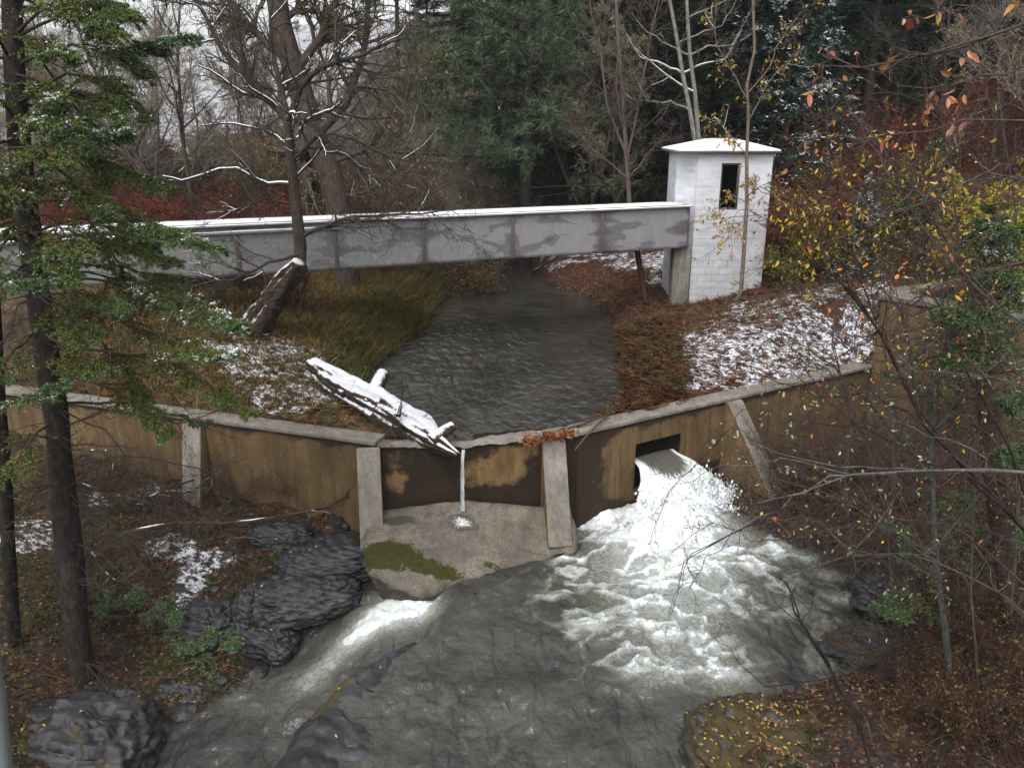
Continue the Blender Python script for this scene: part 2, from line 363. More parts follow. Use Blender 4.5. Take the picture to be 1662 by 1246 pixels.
# pool and chute below the dam
xs = np.arange(-7.5, 9.5, .04); ys = np.arange(5.0, 17.2, .04)
X, Yy = np.meshgrid(xs, ys, indexing='ij'); P2 = np.c_[X.ravel(), Yy.ravel()]
e = poly_sdf(P2, POOL); side = poly_side(P2, FRONT)*US; ok = ((e < .35) & (side < .1)).reshape(X.shape)
okf = ok[:-1, :-1] & ok[1:, :-1] & ok[:-1, 1:] & ok[1:, 1:]
lz, rs = lower_z(P2)
FP = np.array([W(a,b,-1.9)[:2] for a,b in [(985,800),(1150,790),(1225,868),(1262,900),(1240,955),(1222,1005),(1205,1045),(1150,1068),(1080,1075),(1000,1052),(950,1015),(920,965),(925,925),(965,880)]])
fs = -poly_sdf(P2, FP)
wp = (fbm(P2[:, 0]*.9, P2[:, 1]*.9, seed=60)-.5)*1.4
f1 = sstep(-.75, 1.0, fs + wp*.7)*.80
vein = 1-np.abs(fbm(P2[:, 0]*1.5+wp*1.5, P2[:, 1]*2.2+wp, seed=63)-.5)*9
core = blob(P2, W(1090,890,-1.9), 1.2, 1.3)*.62 + blob(P2, W(1085,850,-1.9), 1.3, .7)*.6
core2 = blob(P2, W(1100,1000,-1.9), 1.0, 1.5)*.26
f1 = f1*(.34+.62*np.clip(vein, 0, 1)) + core + core2 + .30*np.clip(vein, 0, 1)*sstep(-.9, -.1, fs)*(1-sstep(.0, .8, fs))
for a, b, r, k in [(960,858,.2,1.3),(1005,845,.3,.9),(915,905,.18,.5),(1310,905,.22,.4),(1345,930,.22,.4),(1370,965,.25,.42),(1270,885,.25,.5),(1330,1060,.3,.25),(1395,930,.25,.4),(1300,985,.3,.28),(1360,1020,.3,.25),(1180,1090,.4,.35),(1060,1085,.4,.35),(960,1010,.3,.35)]: f1 = f1 + blob(P2, W(a,b,-1.9), r*1.2, r)*k
n0 = 1.2*fbm(P2[:, 0]*.7, P2[:, 1]*.7, seed=65)
CH = [np.array(W(a,b,-2.4)[:2]) for a,b in [(690,975),(655,1005),(600,1015),(570,1030),(535,1048),(505,1062)]]
cd = np.abs(poly_side(P2, CH)); along = blob(P2, W(640,1010,-2.4), 1.0, .6)
low = rs < .1
f2 = low*(.8*np.exp(-(cd/.34)**2)*(.45+along) + .35*along)
f2 += low*blob(P2, W(680,995,-2.2), .3, .3)*.7 + low*.18*blob(P2, W(420,1130,-3), 1.2, 1) + low*.8*blob(P2, W(248,1190,-3.1), .16, .2)
vl = 1-np.abs(fbm(P2[:, 0]*1.1+n0, P2[:, 1]*1.1-n0, oct=5, seed=66)-.5)*16
f1 = f1 + .22*np.clip(vl, 0, 1)*(fbm(P2[:, 0]*.8, P2[:, 1]*.8, seed=67) > .5)
foam = np.clip(np.maximum(f1*(rs > -.1), f2) , 0, 1.4)
n = fbm(P2[:, 0]*2.3+wp, P2[:, 1]*2.3, seed=70)-.5
hz = lz + n*(.07+.16*np.clip(foam, 0, 1)) + .42*blob(P2, W(1088,855,-1.85), 1.0, .6) + .16*blob(P2, W(1090,890,-1.85), 1.2, 1.0)*(fbm(P2[:, 0]*5, P2[:, 1]*5, seed=76)-.2) + .12*np.clip(foam-.3, 0, 1)*fbm(P2[:, 0]*9, P2[:, 1]*9, seed=75)
fa = P2 @ np.array([.55, .83]); fb = P2 @ np.array([-.83, .55])
hz += .075*(np.abs(fbm(fa*1.7+n*2, fb*1.0, oct=3, seed=77)-.5)*-2+.3) + .02*(np.abs(fbm(fa*4+n*4, fb*2.4+n*3, oct=3, seed=78)-.5)*-2+.3)
hz = np.where(e > .05, hz - .0, hz)
Vc, Fc, u = compact(np.c_[P2, hz], grid_faces(len(xs), len(ys), okf))
tag(mesh_obj("pool_water", Vc, Fc, water_mat("pool_mat", (.030, .030, .027), (.072, .071, .061), 1.5, .05, True), attrs={"foam": foam[u]}, smooth=True), kind="structure")

# ================================================================ concrete
def concrete(name, base, dark, wet=(.03, .022, .015), sc=1.0, moss=False):
    t = NT(name); v = t.geo()
    c = t.mix(t.ramp(t.noise(v, 1.3*sc, 6, .65, .5), [(.38, 0.0), (.66, 1.0)]), base, tuple(b*.62 for b in base))
    c = t.mix(t.ramp(t.noise(t.geo((1, 1, .25)), 5*sc, 5, .7), [(.52, 0.0), (.75, .7)]), c, dark)
    c = t.mix(1.0, c, t.ramp(t.noise(v, 55, 4, .75), [(.3, .5 if not moss else .3), (.7, 1.5 if not moss else 1.9)]), 'MULTIPLY'); c = t.mix(t.ramp(t.noise(t.geo((2.5, 2.5, .35)), 2.2, 5, .7), [(.42, 0.0), (.68, .8)]), c, dark)
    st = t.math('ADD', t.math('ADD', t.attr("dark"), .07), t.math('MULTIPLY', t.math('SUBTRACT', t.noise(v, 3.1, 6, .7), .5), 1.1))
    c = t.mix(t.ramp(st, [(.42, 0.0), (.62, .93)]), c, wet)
    if moss: c = t.mix(t.ramp(t.math('ADD', t.attr("moss"), t.math('MULTIPLY', t.math('SUBTRACT', t.noise(v, 7, 8, .8), .5), 2.2)), [(.5, 0.0), (.62, 1.0)]), c, t.mix(t.ramp(t.noise(v, 16, 5, .8), [(.3, 0.0), (.7, 1.0)]), (.012, .02, .005), (.06, .05, .012)))
    t.P(Base_Color=c, Roughness=.8, Normal=t.bump(t.noise(v, 22, 6, .7), .5, .02)); return t.m
OCHRE = concrete("ochre_concrete", (.165, .112, .056), (.065, .04, .022))
GREYC = concrete("grey_concrete", (.25, .225, .195), (.11, .095, .08))
NOTCH = concrete("stained_concrete", (.21, .14, .065), (.10, .05, .02), (.018, .014, .011))
SLAB = concrete("apron_concrete", (.15, .13, .105), (.065, .056, .046), (.05, .045, .04), moss=True)
def ribbon(name, p, q, topf, botf, th, mat, parent, darkf, step=.09, skip=None, rough=.0):
    """a wall from p to q (downstream face), thickness th towards the upstream side"""
    L = np.linalg.norm(q-p); d = (q-p)/L; nn = nrm(d)*US; nn = nn if nn[1] > 0 else -nn
    s = np.linspace(0, L, max(2, int(L/step))); m = 30; u = np.linspace(0, 1, m)
    tz = topf(s); bz = botf(s); Z = bz[:, None] + (tz-bz)[:, None]*u[None]
    base = p[None, None] + s[:, None, None]*d
    off = np.zeros_like(Z) if rough == 0 else (fbm(np.repeat(s[:, None], m, 1)*3, Z*3, seed=90)-.5)*rough
    f = np.concatenate([base - nn*off[..., None] + 0*Z[..., None], Z[..., None]], -1); b = np.concatenate([base + nn*th + 0*Z[..., None], Z[..., None]], -1)
    mask = None
    if skip is not None:
        sc = (s[:-1]+s[1:])/2; zc = (Z[:-1, :-1]+Z[1:, 1:])/2; mask = ~((sc[:, None] > skip[0]) & (sc[:, None] < skip[1]) & (zc > skip[2]) & (zc < skip[3]))
    ns = len(s); F1 = grid_faces(ns, m, mask); F2 = grid_faces(ns, m)[:, ::-1] + ns*m
    i = np.arange(ns-1)*m + m-1; top = np.stack([i, i+m, i+m+ns*m, i+ns*m], -1)
    j = np.arange(m-1); e1 = np.stack([j, j+1, j+1+ns*m, j+ns*m], -1); e2 = (e1 + (ns-1)*m)[:, ::-1]
    V = np.concatenate([f.reshape(-1, 3), b.reshape(-1, 3)])
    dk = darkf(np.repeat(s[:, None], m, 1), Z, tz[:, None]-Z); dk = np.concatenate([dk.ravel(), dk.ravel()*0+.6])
    return mesh_obj(name, V, [F1, F2, top, e1, e2], mat, parent, attrs={"dark": dk})
dam = empty("dam", (0, 13, -1)); tag(dam, "low ochre concrete dam with sloping buttresses and a spillway notch across the stream", "dam")
const = lambda z: (lambda s: np.full_like(s, z, dtype=float))
TH = .34
LA = np.linalg.norm(A1-A0x); LB = np.linalg.norm(B3-B1); LC = np.linalg.norm(B1-A1)
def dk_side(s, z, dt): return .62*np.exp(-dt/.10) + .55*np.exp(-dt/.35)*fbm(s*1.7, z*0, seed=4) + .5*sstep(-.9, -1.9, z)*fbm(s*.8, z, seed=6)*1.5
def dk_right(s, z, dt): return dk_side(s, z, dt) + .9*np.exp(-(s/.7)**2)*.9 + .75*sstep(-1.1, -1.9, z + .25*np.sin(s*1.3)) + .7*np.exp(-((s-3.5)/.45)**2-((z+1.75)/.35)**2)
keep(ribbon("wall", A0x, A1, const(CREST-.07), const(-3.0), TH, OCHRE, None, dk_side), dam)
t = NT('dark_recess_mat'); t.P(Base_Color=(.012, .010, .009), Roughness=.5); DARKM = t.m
# outlet opening in the right-hand wall
def on_wall(px, py, p=B1, d=dB):
    r = ray(px, py); M = np.array([[r[0], -d[0]], [r[1], -d[1]]]); tt = np.linalg.solve(M, p); q = np.array([0, 0, CAMH]) + r*tt[0]; return tt[1], q
s0, q0 = on_wall(1033, 714); s1, q1 = on_wall(1104, 714); oz1 = (q0[2]+q1[2])/2; oz0 = oz1 - .95
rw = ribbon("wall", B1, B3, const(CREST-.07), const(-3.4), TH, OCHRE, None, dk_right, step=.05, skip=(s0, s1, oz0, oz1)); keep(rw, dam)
nB = nrm(dB)*US; nB = nB if nB[1] > 0 else -nB
nA = nrm(dA); nA = nA if nA[1] > 0 else -nA
nC = nrm(dC); nC = nC if nC[1] > 0 else -nC
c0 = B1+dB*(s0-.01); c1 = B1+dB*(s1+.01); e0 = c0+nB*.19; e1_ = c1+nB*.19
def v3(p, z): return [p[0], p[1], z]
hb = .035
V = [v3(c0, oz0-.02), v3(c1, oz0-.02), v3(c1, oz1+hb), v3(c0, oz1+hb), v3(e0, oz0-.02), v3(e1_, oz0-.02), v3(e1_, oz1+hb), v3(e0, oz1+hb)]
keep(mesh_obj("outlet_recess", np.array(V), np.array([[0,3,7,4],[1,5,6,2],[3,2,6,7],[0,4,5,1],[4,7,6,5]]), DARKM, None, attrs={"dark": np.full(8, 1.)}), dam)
V, F = boxes([box8(c0-dB*.06-nB*.012, dB*(s1-s0+.14), nB*.05, .05, oz1+.0)])
# spillway section with its broken crest
def crestf(s):
    u = s/LC; return np.interp(u, [0, .1, .38, .43, .5, .7, .88, 1], [.06, .05, -.01, -.03, .02, .05, .07, .10]) + (fbm(s*4, s*0, seed=14)-.5)*.05
keep(ribbon("spillway_wall", A1, B1, lambda s: crestf(s), const(-2.6), TH+.12, NOTCH, None, lambda s, z, dt: .75 - .9*np.exp(-((s-2.35)/.33)**2-((z+.5)/.35)**2) - .4*np.exp(-((s-1.75)/.3)**2-((z+.6)/.4)**2) - .45*np.exp(-((s-.3)/.25)**2-((z+.6)/.4)**2) - .35*np.exp(-((s-2.8)/.4)**2-((z+.2)/.2)**2), step=.05, rough=.06), dam)
# crest lip of rough pale concrete behind the notch
s = np.linspace(0, LC, 90); m = 12; u = np.linspace(0, 1, m)
wd = np.interp(s/LC, [0, .4, .5, .8, 1], [.4, .25, .35, .55, .6])
base = A1[None, None] + s[:, None, None]*dC + nC*(-.05 + u[None, :, None]*wd[:, None, None])
zz = crestf(s)[:, None] + .035 - .10*u[None]**2 + (fbm(np.repeat(s[:, None], m, 1)*9, np.repeat(u[None], 90, 0)*5, seed=15)-.5)*.07 + .04*np.sin(np.pi*u)[None]
zz[:, 0] -= .06
crl = np.concatenate([base, zz[..., None]], -1).reshape(-1, 3)
keep(mesh_obj("crest", crl, grid_faces(90, m), GREYC, None, attrs={"dark": np.repeat(np.interp(s/LC, [0, .3, .45, .6, 1], [.5, .3, .1, .05, .1]), m)}, smooth=True), dam)
# copings
def coping(name, p, d, L, nn, z, w=.42, h=.075, over=.05, parent=None, mat=None, step=.3):
    n = max(2, int(L/step)); s = np.linspace(0, L, n); L8 = []
    V = []; 
    for k in s:
        wv = (vnoise(np.array([k*2.3]), np.array([z*7.+d[0]*5]))[0]-.5)*.02
        a = p + d*k - nn*(over+wv); b = p + d*k + nn*(w-over)
        V += [v3(a, z-h), v3(b, z-h), v3(b, z+wv*.5), v3(a, z+wv*.5)]
    V = np.array(V); F = []
    for i in range(n-1):
        for j in range(4): F.append([i*4+j, i*4+(j+1)%4, (i+1)*4+(j+1)%4, (i+1)*4+j])
    F += [[0,3,2,1], [(n-1)*4+j for j in range(4)]]
    return bevel(mesh_obj(name, V, np.array(F), mat or GREYC, parent, attrs={"dark": np.zeros(len(V))}), .01)
keep(coping("coping", A0x, dA, LA-.02, nA, CREST), dam)
keep(coping("coping", B1, dB, LB-.02, nB, CREST), dam)
# buttresses
def buttress(top_px, bot_px, zb, p, d, nn, w=.44, ztop=.0, side_mat=None):
    side_mat = side_mat or OCHRE
    s, q = on_wall(top_px[0], top_px[1]+6, p, d)
    r = ray(*bot_px); b = W(bot_px[0], bot_px[1], zb); off = -((b[:2]-p) @ nn)
    zt = CREST-.08+ztop
    a0 = p + d*(s-w/2); L = []
    V = [v3(a0-nn*off, zb), v3(a0+d*w-nn*off, zb), v3(a0+d*w-nn*.002, zb), v3(a0-nn*.002, zb), v3(a0-nn*.12, zt), v3(a0+d*w-nn*.12, zt), v3(a0+d*w-nn*.002, zt), v3(a0-nn*.002, zt)]
    ext = .8; k = (off-.12)/(zt-zb); V[0][2] -= ext*.4; V[1][2] -= ext*.4; V[2][2] -= ext; V[3][2] -= ext
    F = np.array([[3,2,1,0],[4,5,6,7],[0,1,5,4],[1,2,6,5],[2,3,7,6],[3,0,4,7]])
    o = mesh_obj("buttress", np.array(V), F, GREYC, None, attrs={"dark": [.32,.32,.4,.4,.0,.0,.2,.2]}, mats=[GREYC, side_mat], midx=[0, 0, 0, 1, 1, 1]); bevel(o, .015); keep(o, dam); return s, off
bt = [buttress((318,682), (305,820), -1.55, A1, -dA, nA), buttress((598,722), (598,866), -1.36, A1, -dC, nC, w=.42, ztop=-.02), buttress((897,716), (910,862), -1.38, B1, -dC, nC, ztop=-.04, side_mat=NOTCH), buttress((1187,648), (1236,868), -1.88, B1, dB, nB, w=.42)]
print("buttress", bt)
# high wing wall with its coping
wing = empty("wing_wall", (*B3, 0)); tag(wing, "tall ochre concrete wing wall turning toward the viewer at the right end of the dam", "retaining wall")
WZ = 1.85; dK = (K1-B3)/np.linalg.norm(K1-B3); LK = np.linalg.norm(K1-B3)
nK = nrm(dK); nK = nK if nK[0] > 0 else -nK
keep(ribbon("wall", B3, K1+dK*6, const(WZ-.1), const(-2.6), .45, OCHRE, None, lambda s, z, dt: .5*np.exp(-dt/.12)+.35*np.exp(-dt/.6)*fbm(s*1.5, z*.3, seed=44)), wing)
keep(coping("coping", B3-dK*.05, dK, LK+6, nK, WZ, w=.62, h=.12), wing)
kr = B3 + nK*.45; dR = dB
keep(ribbon("return_wall", B3+dB*.46, B3+dB*7, const(WZ-.14), const(-1.0), .4, OCHRE, None, lambda s, z, dt: .5*np.exp(-dt/.15)), wing)
keep(coping("return_coping", B3+dB*.62, dB, 6.4, nB, WZ-.03, w=.5, h=.1), wing)
# apron slab
ap = np.array([W(a,b,z) for a,b,z in [(603,828,-1.2),(585,880,-1.36),(596,925,-1.6),(640,950,-1.72),(682,964,-1.84),(718,948,-1.83),(758,938,-1.84),(820,922,-1.86),(880,905,-1.86),(938,890,-1.74),(936,862,-1.5),(925,826,-1.2),(760,812,-1.02)]])
inner = ap.copy()
def fan_slab(name, ring, ctr, mat, parent, thick=.55, sub=14, seed=0, amp=.05, mossf=None):
    ring = np.asarray(ring); n = len(ring); N = n*8
    R = np.concatenate([ring[i][None]*(1-t_) + ring[(i+1) % n][None]*t_ for i in range(n) for t_ in [np.linspace(0, 1, 8, endpoint=False)[:, None]]])
    R[:, :2] += (np.c_[fbm(R[:, 0]*5, R[:, 1]*5, seed=seed), fbm(R[:, 0]*5+9, R[:, 1]*5, seed=seed)]-.5)*amp*2
    u = np.linspace(0, 1, sub)[:, None, None]; top = ctr[None, None]*(1-u) + R[None]*u
    top[..., 2] = RBF(ring)(top[..., :2].reshape(-1, 2)).reshape(top.shape[:2]); top[-1] = R
    top[..., 2] += (fbm(top[..., 0]*4, top[..., 1]*4, seed=seed+1)-.5)*amp
    low = R.copy(); low[:, 2] -= thick; low[:, :2] += (ctr[:2]-low[:, :2])*.22 + (np.c_[fbm(R[:, 0]*3, R[:, 1]*3, seed=7), fbm(R[:, 0]*3, R[:, 1]*3+5, seed=7)]-.5)*.3 ; mid = R.copy(); mid[:, 2] -= .10+.08*fbm(R[:, 0]*6, R[:, 1]*6, seed=8); mid[:, :2] += (ctr[:2]-mid[:, :2])*.03
    V = np.concatenate([top.reshape(-1, 3), mid, low]); i = np.arange(sub+1)[:, None]*N + np.arange(N)[None]; j = np.arange(sub+1)[:, None]*N + (np.arange(N)+1)[None] % N
    F = np.stack([i, j, j+N, i+N], -1).reshape(-1, 4)
    at = {"dark": np.zeros(len(V)), "moss": np.zeros(len(V))}
    if mossf: at["moss"], at["dark"] = mossf(V)
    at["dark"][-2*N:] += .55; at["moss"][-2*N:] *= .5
    return mesh_obj(name, V, F, mat, parent, attrs=at, smooth=True)
apron = fan_slab("apron_slab", ap, W(770, 868, -1.4), SLAB, None, thick=1.0, seed=21, mossf=lambda V: (1.0*blob(V, W(650,910,-1.62), .5, .3)+.95*blob(V, W(715,935,-1.8), .5, .16)+.9*blob(V, W(610,905,-1.5), .3, .3)+.8*blob(V, W(800,922,-1.84), .2, .12), .75*blob(V, W(640,845,-1.25), .5, .15)+.6*blob(V, W(690,890,-1.6), .12, .1)+.5*blob(V, W(910,885,-1.6), .2, .2)))
tag(apron, "gritty tan concrete apron slab with mossy front edge below the spillway notch", "apron slab")

# ---------------------------------------------------------------- falling water
t = NT("fall_mat"); v = t.co("UV"); v = t.n("Mapping", {"Vector": t.attr("flow", True), "Scale": (9, 1.6, 1)})
n = t.noise(v, 2.2, 6, .7, .3)
m = t.ramp(t.math('ADD', t.attr("foam"), t.math('MULTIPLY', t.math('SUBTRACT', n, .5), 1.2)), [(.35, 0.0), (.6, 1.0)])
t.P(Base_Color=t.mix(m, (.10, .095, .08), t.mix(t.ramp(t.noise(t.geo(), 3, 3), [(.45, 0.0), (.7, .7)]), (.74, .77, .80), (.52, .56, .47))), Roughness=t.mix(m, (.12,)*3, (.7,)*3), Normal=t.bump(t.math('ADD', n, t.math('MULTIPLY', t.noise(t.geo(), 14, 5, .7), .8)), .6, .08))
FALL = t.m
def flow_sheet(name, fn, nu, nv, foamf, mat, parent=None):
    U, T = np.meshgrid(np.linspace(-1, 1, nu), np.linspace(0, 1, nv), indexing='ij')
    V = fn(U, T).reshape(-1, 3); 
    o = mesh_obj(name, V, grid_faces(nu, nv), mat, parent, attrs={"foam": foamf(U, T).ravel()}, smooth=True)
    at = o.data.attributes.new("flow", 'FLOAT_COLOR', 'POINT'); c = np.zeros((nu*nv, 4), np.float32); c[:, 0] = U.ravel(); c[:, 1] = T.ravel(); c[:, 3] = 1; at.data.foreach_set("color", c.ravel()); return o
cw = B1 + dB*(s0+s1)/2; hw = (s1-s0)/2
def jet(U, T):
    zt = oz1-.30; fall = zt+1.97; z = zt - fall*T**1.15
    out = -.75 + 0*T; out = np.where(T < .12, -.75+T/.12*.80, .05 + 1.15*(np.maximum(T-.12, 0)/.88)**.62)
    wd = hw*.97 + np.where(T < .12, 0, 0.98*(np.maximum(T-.12, 0)/.88)**.9); shift = .20*T
    out = out - .38*T*U**2 + .16*np.cos(U*np.pi/2)*T
    n = fbm(U*4+3, T*2.5, seed=101)-.5; n2 = fbm(U*13, T*9, seed=103)-.5
    n3 = fbm(U*26, T*14, seed=107)-.5; out = out + n*.45*T + n2*.30*T + n3*.14*T; z = z + n2*.24*T + n3*.10*T + .10*np.sin(np.pi*T)*(1-U**2)
    p = cw[None, None] + dB*(U*wd+shift)[..., None] - nB*out[..., None]
    return np.concatenate([p, z[..., None]], -1)
wf = flow_sheet("waterfall", jet, 150, 150, lambda U, T: np.clip(.08 + .9*sstep(.1, .55, T + .38*np.abs(U)**2 - .06)+.25*T, 0, 1.2), FALL)
tag(wf, "white torrent pouring from the square outlet in the dam wall", "waterfall")
rj = np.random.default_rng(3); nS = 2600; Uj = rj.uniform(-1.12, 1.12, nS); Tj = .3+.7*rj.beta(2.6, 1.1, nS); pj = jet(Uj[None], Tj[None])[0]; pj += np.array([-nB[0], -nB[1], 0])*rj.gamma(1.4, .05, nS)[:, None] + rj.normal(0, .05, (nS, 3))*np.array([1, 1, 1.3]); sj = rj.gamma(2, .0065, nS)
octv = np.array([[1,0,0],[-1,0,0],[0,1,0],[0,-1,0],[0,0,1.7],[0,0,-1.7]]); octf = np.array([[0,2,4],[2,1,4],[1,3,4],[3,0,4],[2,0,5],[1,2,5],[3,1,5],[0,3,5]])
t = NT("spray_mat"); t.P(Base_Color=(.72, .75, .78), Roughness=.5)
tag(mesh_obj("spray", (pj[:, None]+octv[None]*sj[:, None, None]).reshape(-1, 3), (octf[None]+6*np.arange(nS)[:, None, None]).reshape(-1, 3), t.m, wf, smooth=True), kind="stuff")
# thin trickle through the notch
tp = W(751, 740, -.02); tb = W(752, 826, -1.30); _c = np.array([v_.co[:] for v_ in apron.data.vertices])[:1456]; za = float(_c[np.argmin(np.hypot(_c[:, 0]-tb[0], _c[:, 1]-tb[1]))][2])
def trick(U, T):
    z = .0 + (za-.01)*T; q = T*.10
    x = tp[0] + (tb[0]-tp[0])*T*.3 + U*(.026+.012*T) + .014*(fbm(T*7, U*2, seed=5)-.5); y = tp[1] - .08 - q + .02*np.cos(U*2) ; y = np.where(T < .04, tp[1]+.35-T/.04*.35-.1, y)
    return np.stack([x, y, z], -1)
tr = flow_sheet("water_trickle", trick, 7, 60, lambda U, T: .42 + .2*fbm(U*2, T*12, seed=3), FALL)
tag(tr, "thin ribbon of water falling from the spillway notch onto the apron", "trickle")
def splash(U, T):
    r = T*.20*(.7+.9*fbm(U*3+5, U*0, seed=9)); a = U*np.pi
    pe = trick(np.array([[0.]]), np.array([[1.]]))[0, 0]; x = pe[0] + r*1.3*np.cos(a); y = pe[1] + r*.6*np.sin(a); _d = np.hypot(_c[:, 0][None]-x.reshape(-1, 1), _c[:, 1][None]-y.reshape(-1, 1)); z = _c[np.argmin(_d, 1), 2].reshape(x.shape) + .012 + .03*(1-T)**2*fbm(x*30, y*30)
    return np.stack([x, y, z], -1)
sp = flow_sheet("splash", splash, 40, 14, lambda U, T: .75-.7*T, FALL, None); sp.parent = tr
# ================================================================ flume beam
FR = W(1116, 402, 2.25); FL = W(280, 455, 2.25); d3 = (FL-FR)[:2]; LF0 = np.linalg.norm(d3); dF = d3/LF0   # towards the left
nF = nrm(dF); nF = nF if nF[1] > 0 else -nF
fx = lambda px: (lambda A_: np.linalg.solve(np.array([[ray(px, 400)[0], -dF[0]], [ray(px, 400)[1], -dF[1]]]), FR[:2])[1])(0)
LFT = LF0 + 4.5
flume = empty("flume_bridge", (*FR[:2], 2.2)); tag(flume, "long grey sheet-clad flume carried across the stream from the gatehouse", "flume bridge")
t = NT("flume_mat"); v = t.geo(); at = t.attr("run")
lum = t.mix(t.noise(v, 2.5, 5, .6), (.185, .18, .19), (.28, .275, .29))
blot = t.math('ADD', t.noise(t.geo((.7, .7, 2.2)), 1.25, 4, .5, .5), t.math('MULTIPLY', t.attr("edge"), .16))
c = t.mix(t.ramp(blot, [(.555, 0.0), (.60, .6), (.64, .5), (.70, .8)]), lum, (.075, .066, .072))
c = t.mix(t.math('MULTIPLY', t.ramp(t.noise(v, 9, 6, .8), [(.5, 0.0), (.62, .8)]), t.ramp(at, [(.35, 0.0), (.5, 1.0)])), c, (.13, .15, .12))
c = t.mix(t.math('MULTIPLY', t.ramp(t.noise(v, 7, 6, .8), [(.55, 0.0), (.6, .6)]), t.ramp(at, [(.4, 0.0), (.5, 1.0)])), c, (.34, .40, .33))
c = t.mix(t.ramp(t.noise(t.geo((8, 8, .7)), 3, 4), [(.5, 0.0), (.8, .4)]), c, (.12, .11, .11))
c = t.mix(t.ramp(at, [(.45, 0.0), (.75, .5)]), c, (.16, .15, .135))
t.P(Base_Color=c, Roughness=.55, Normal=t.bump(t.noise(v, 6, 4), .25, .03)); FM = t.m
n = 200; s = np.linspace(0, LFT, n); m = 14; zb, zt = 2.25, 3.38; u = np.linspace(zb, zt, m)
wob = (fbm(s*1.2, s*0, seed=33)-.5)*.03
bs = [fx(p_) for p_ in (976, 832, 688, 545, 385, 228)]
edge = np.exp(-(np.min(np.abs(s[:, None]-np.array(bs)[None]), 1)/.22)**2)
f = np.concatenate([(FR[:2] + s[:, None]*dF)[:, None] - nF*wob[:, None, None] + np.zeros((n, m, 1)), np.broadcast_to(u[None, :, None], (n, m, 1))], -1)
b = f.copy(); b[..., :2] = (FR[:2] + s[:, None]*dF)[:, None] + nF*1.15
i = np.arange(n-1)*m; N = n*m
F = [grid_faces(n, m)[:, ::-1], grid_faces(n, m)+N, np.stack([i, i+m, i+m+N, i+N], -1), np.stack([i+m-1, i+N+m-1, i+m+N+m-1, i+2*m-1], -1), np.array([[j, j+N, j+1+N, j+1] for j in range(m-1)])]
run = np.repeat(s/LFT, m); eg = np.repeat(edge, m) + .55*np.exp(-np.repeat(s, m)/.5)
keep(mesh_obj("trough", np.concatenate([f.reshape(-1, 3), b.reshape(-1, 3)]), F, FM, None, attrs={"run": np.r_[run, run], "edge": np.r_[eg, eg]}), flume)
t = NT("flume_rib_mat"); v = t.geo(); t.P(Base_Color=t.mix(t.noise(v, 8, 5, .7), (.05, .04, .04), (.17, .15, .15)), Roughness=.7); RIB = t.m
for k in bs:
    keep(bevel(mesh_obj("seam_strip", *boxes([box8(FR[:2]+dF*(k-.05)-nF*.022, dF*.10, nF*.03, zt-zb-.04, zb+.02)]), RIB, None), .004), flume)
t = NT("lid_mat"); v = t.geo(); t.P(Base_Color=t.mix(t.noise(t.geo((1, 1, 6)), 5, 5, .7), (.16, .145, .135), (.33, .32, .31)), Roughness=.8); LID = t.m
keep(bevel(mesh_obj("lid", *boxes([box8(FR[:2]-dF*.02-nF*.10, dF*(LFT), nF*1.4, .045, zt+.0)]), LID, None)), flume)
kl = fx(560)
keep(bevel(mesh_obj("side_board", *boxes([box8(FR[:2]+dF*kl-nF*.075, dF*(LFT-kl), nF*.05, .055, zt-.16)]), LID, None), .004), flume)
t = NT("snow_mat"); v = t.geo(); t.P(Base_Color=t.mix(t.noise(v, 3, 3), (.80, .82, .86), (.90, .91, .93)), Roughness=.7, Normal=t.bump(t.noise(v, 25, 5, .7), .4, .02)); SNOWM = t.m
t.b.inputs["Subsurface Weight"].default_value = 0.0
def snow_strip(p, d, L, nn, w, z, name="snow", thick=.035, cover=1.0, step=.08, seed=0):
    n = int(L/step); s = np.linspace(0, L, n); m = 9; u = np.linspace(0, 1, m)
    nz = fbm(s*2.2, s*0+seed, seed=seed)[:, None]; e0 = .02+.03*fbm(s*6, s*0, seed=seed+1)[:, None]
    q = p + d*s[:, None, None] + nn*((e0[..., None]*(1-2*u[None, :, None]) + u[None, :, None])*w)
    z = z + thick*(1-(2*u-1)**6)[None]*np.clip((nz-.5+cover*.5)*2, .15, 1) + 0*s[:, None]
    z[:, [0, -1]] -= .01
    return mesh_obj(name, np.concatenate([q, z[..., None]], -1), grid_faces(n, m), SNOWM, None, smooth=True)
keep(snow_strip(FR[:2]+nF*.22, dF, LFT-.1, nF, .95, zt+.047, thick=.012, cover=.8), flume)
keep(snow_strip(FR[:2]-nF*.098, dF, LFT-.1, nF, .10, zt+.047, thick=.014, cover=.5, seed=5), flume)
keep(snow_strip(FR[:2]+dF*kl-nF*.073, dF, LFT-kl, nF, .045, zt-.103, thick=.02), flume)
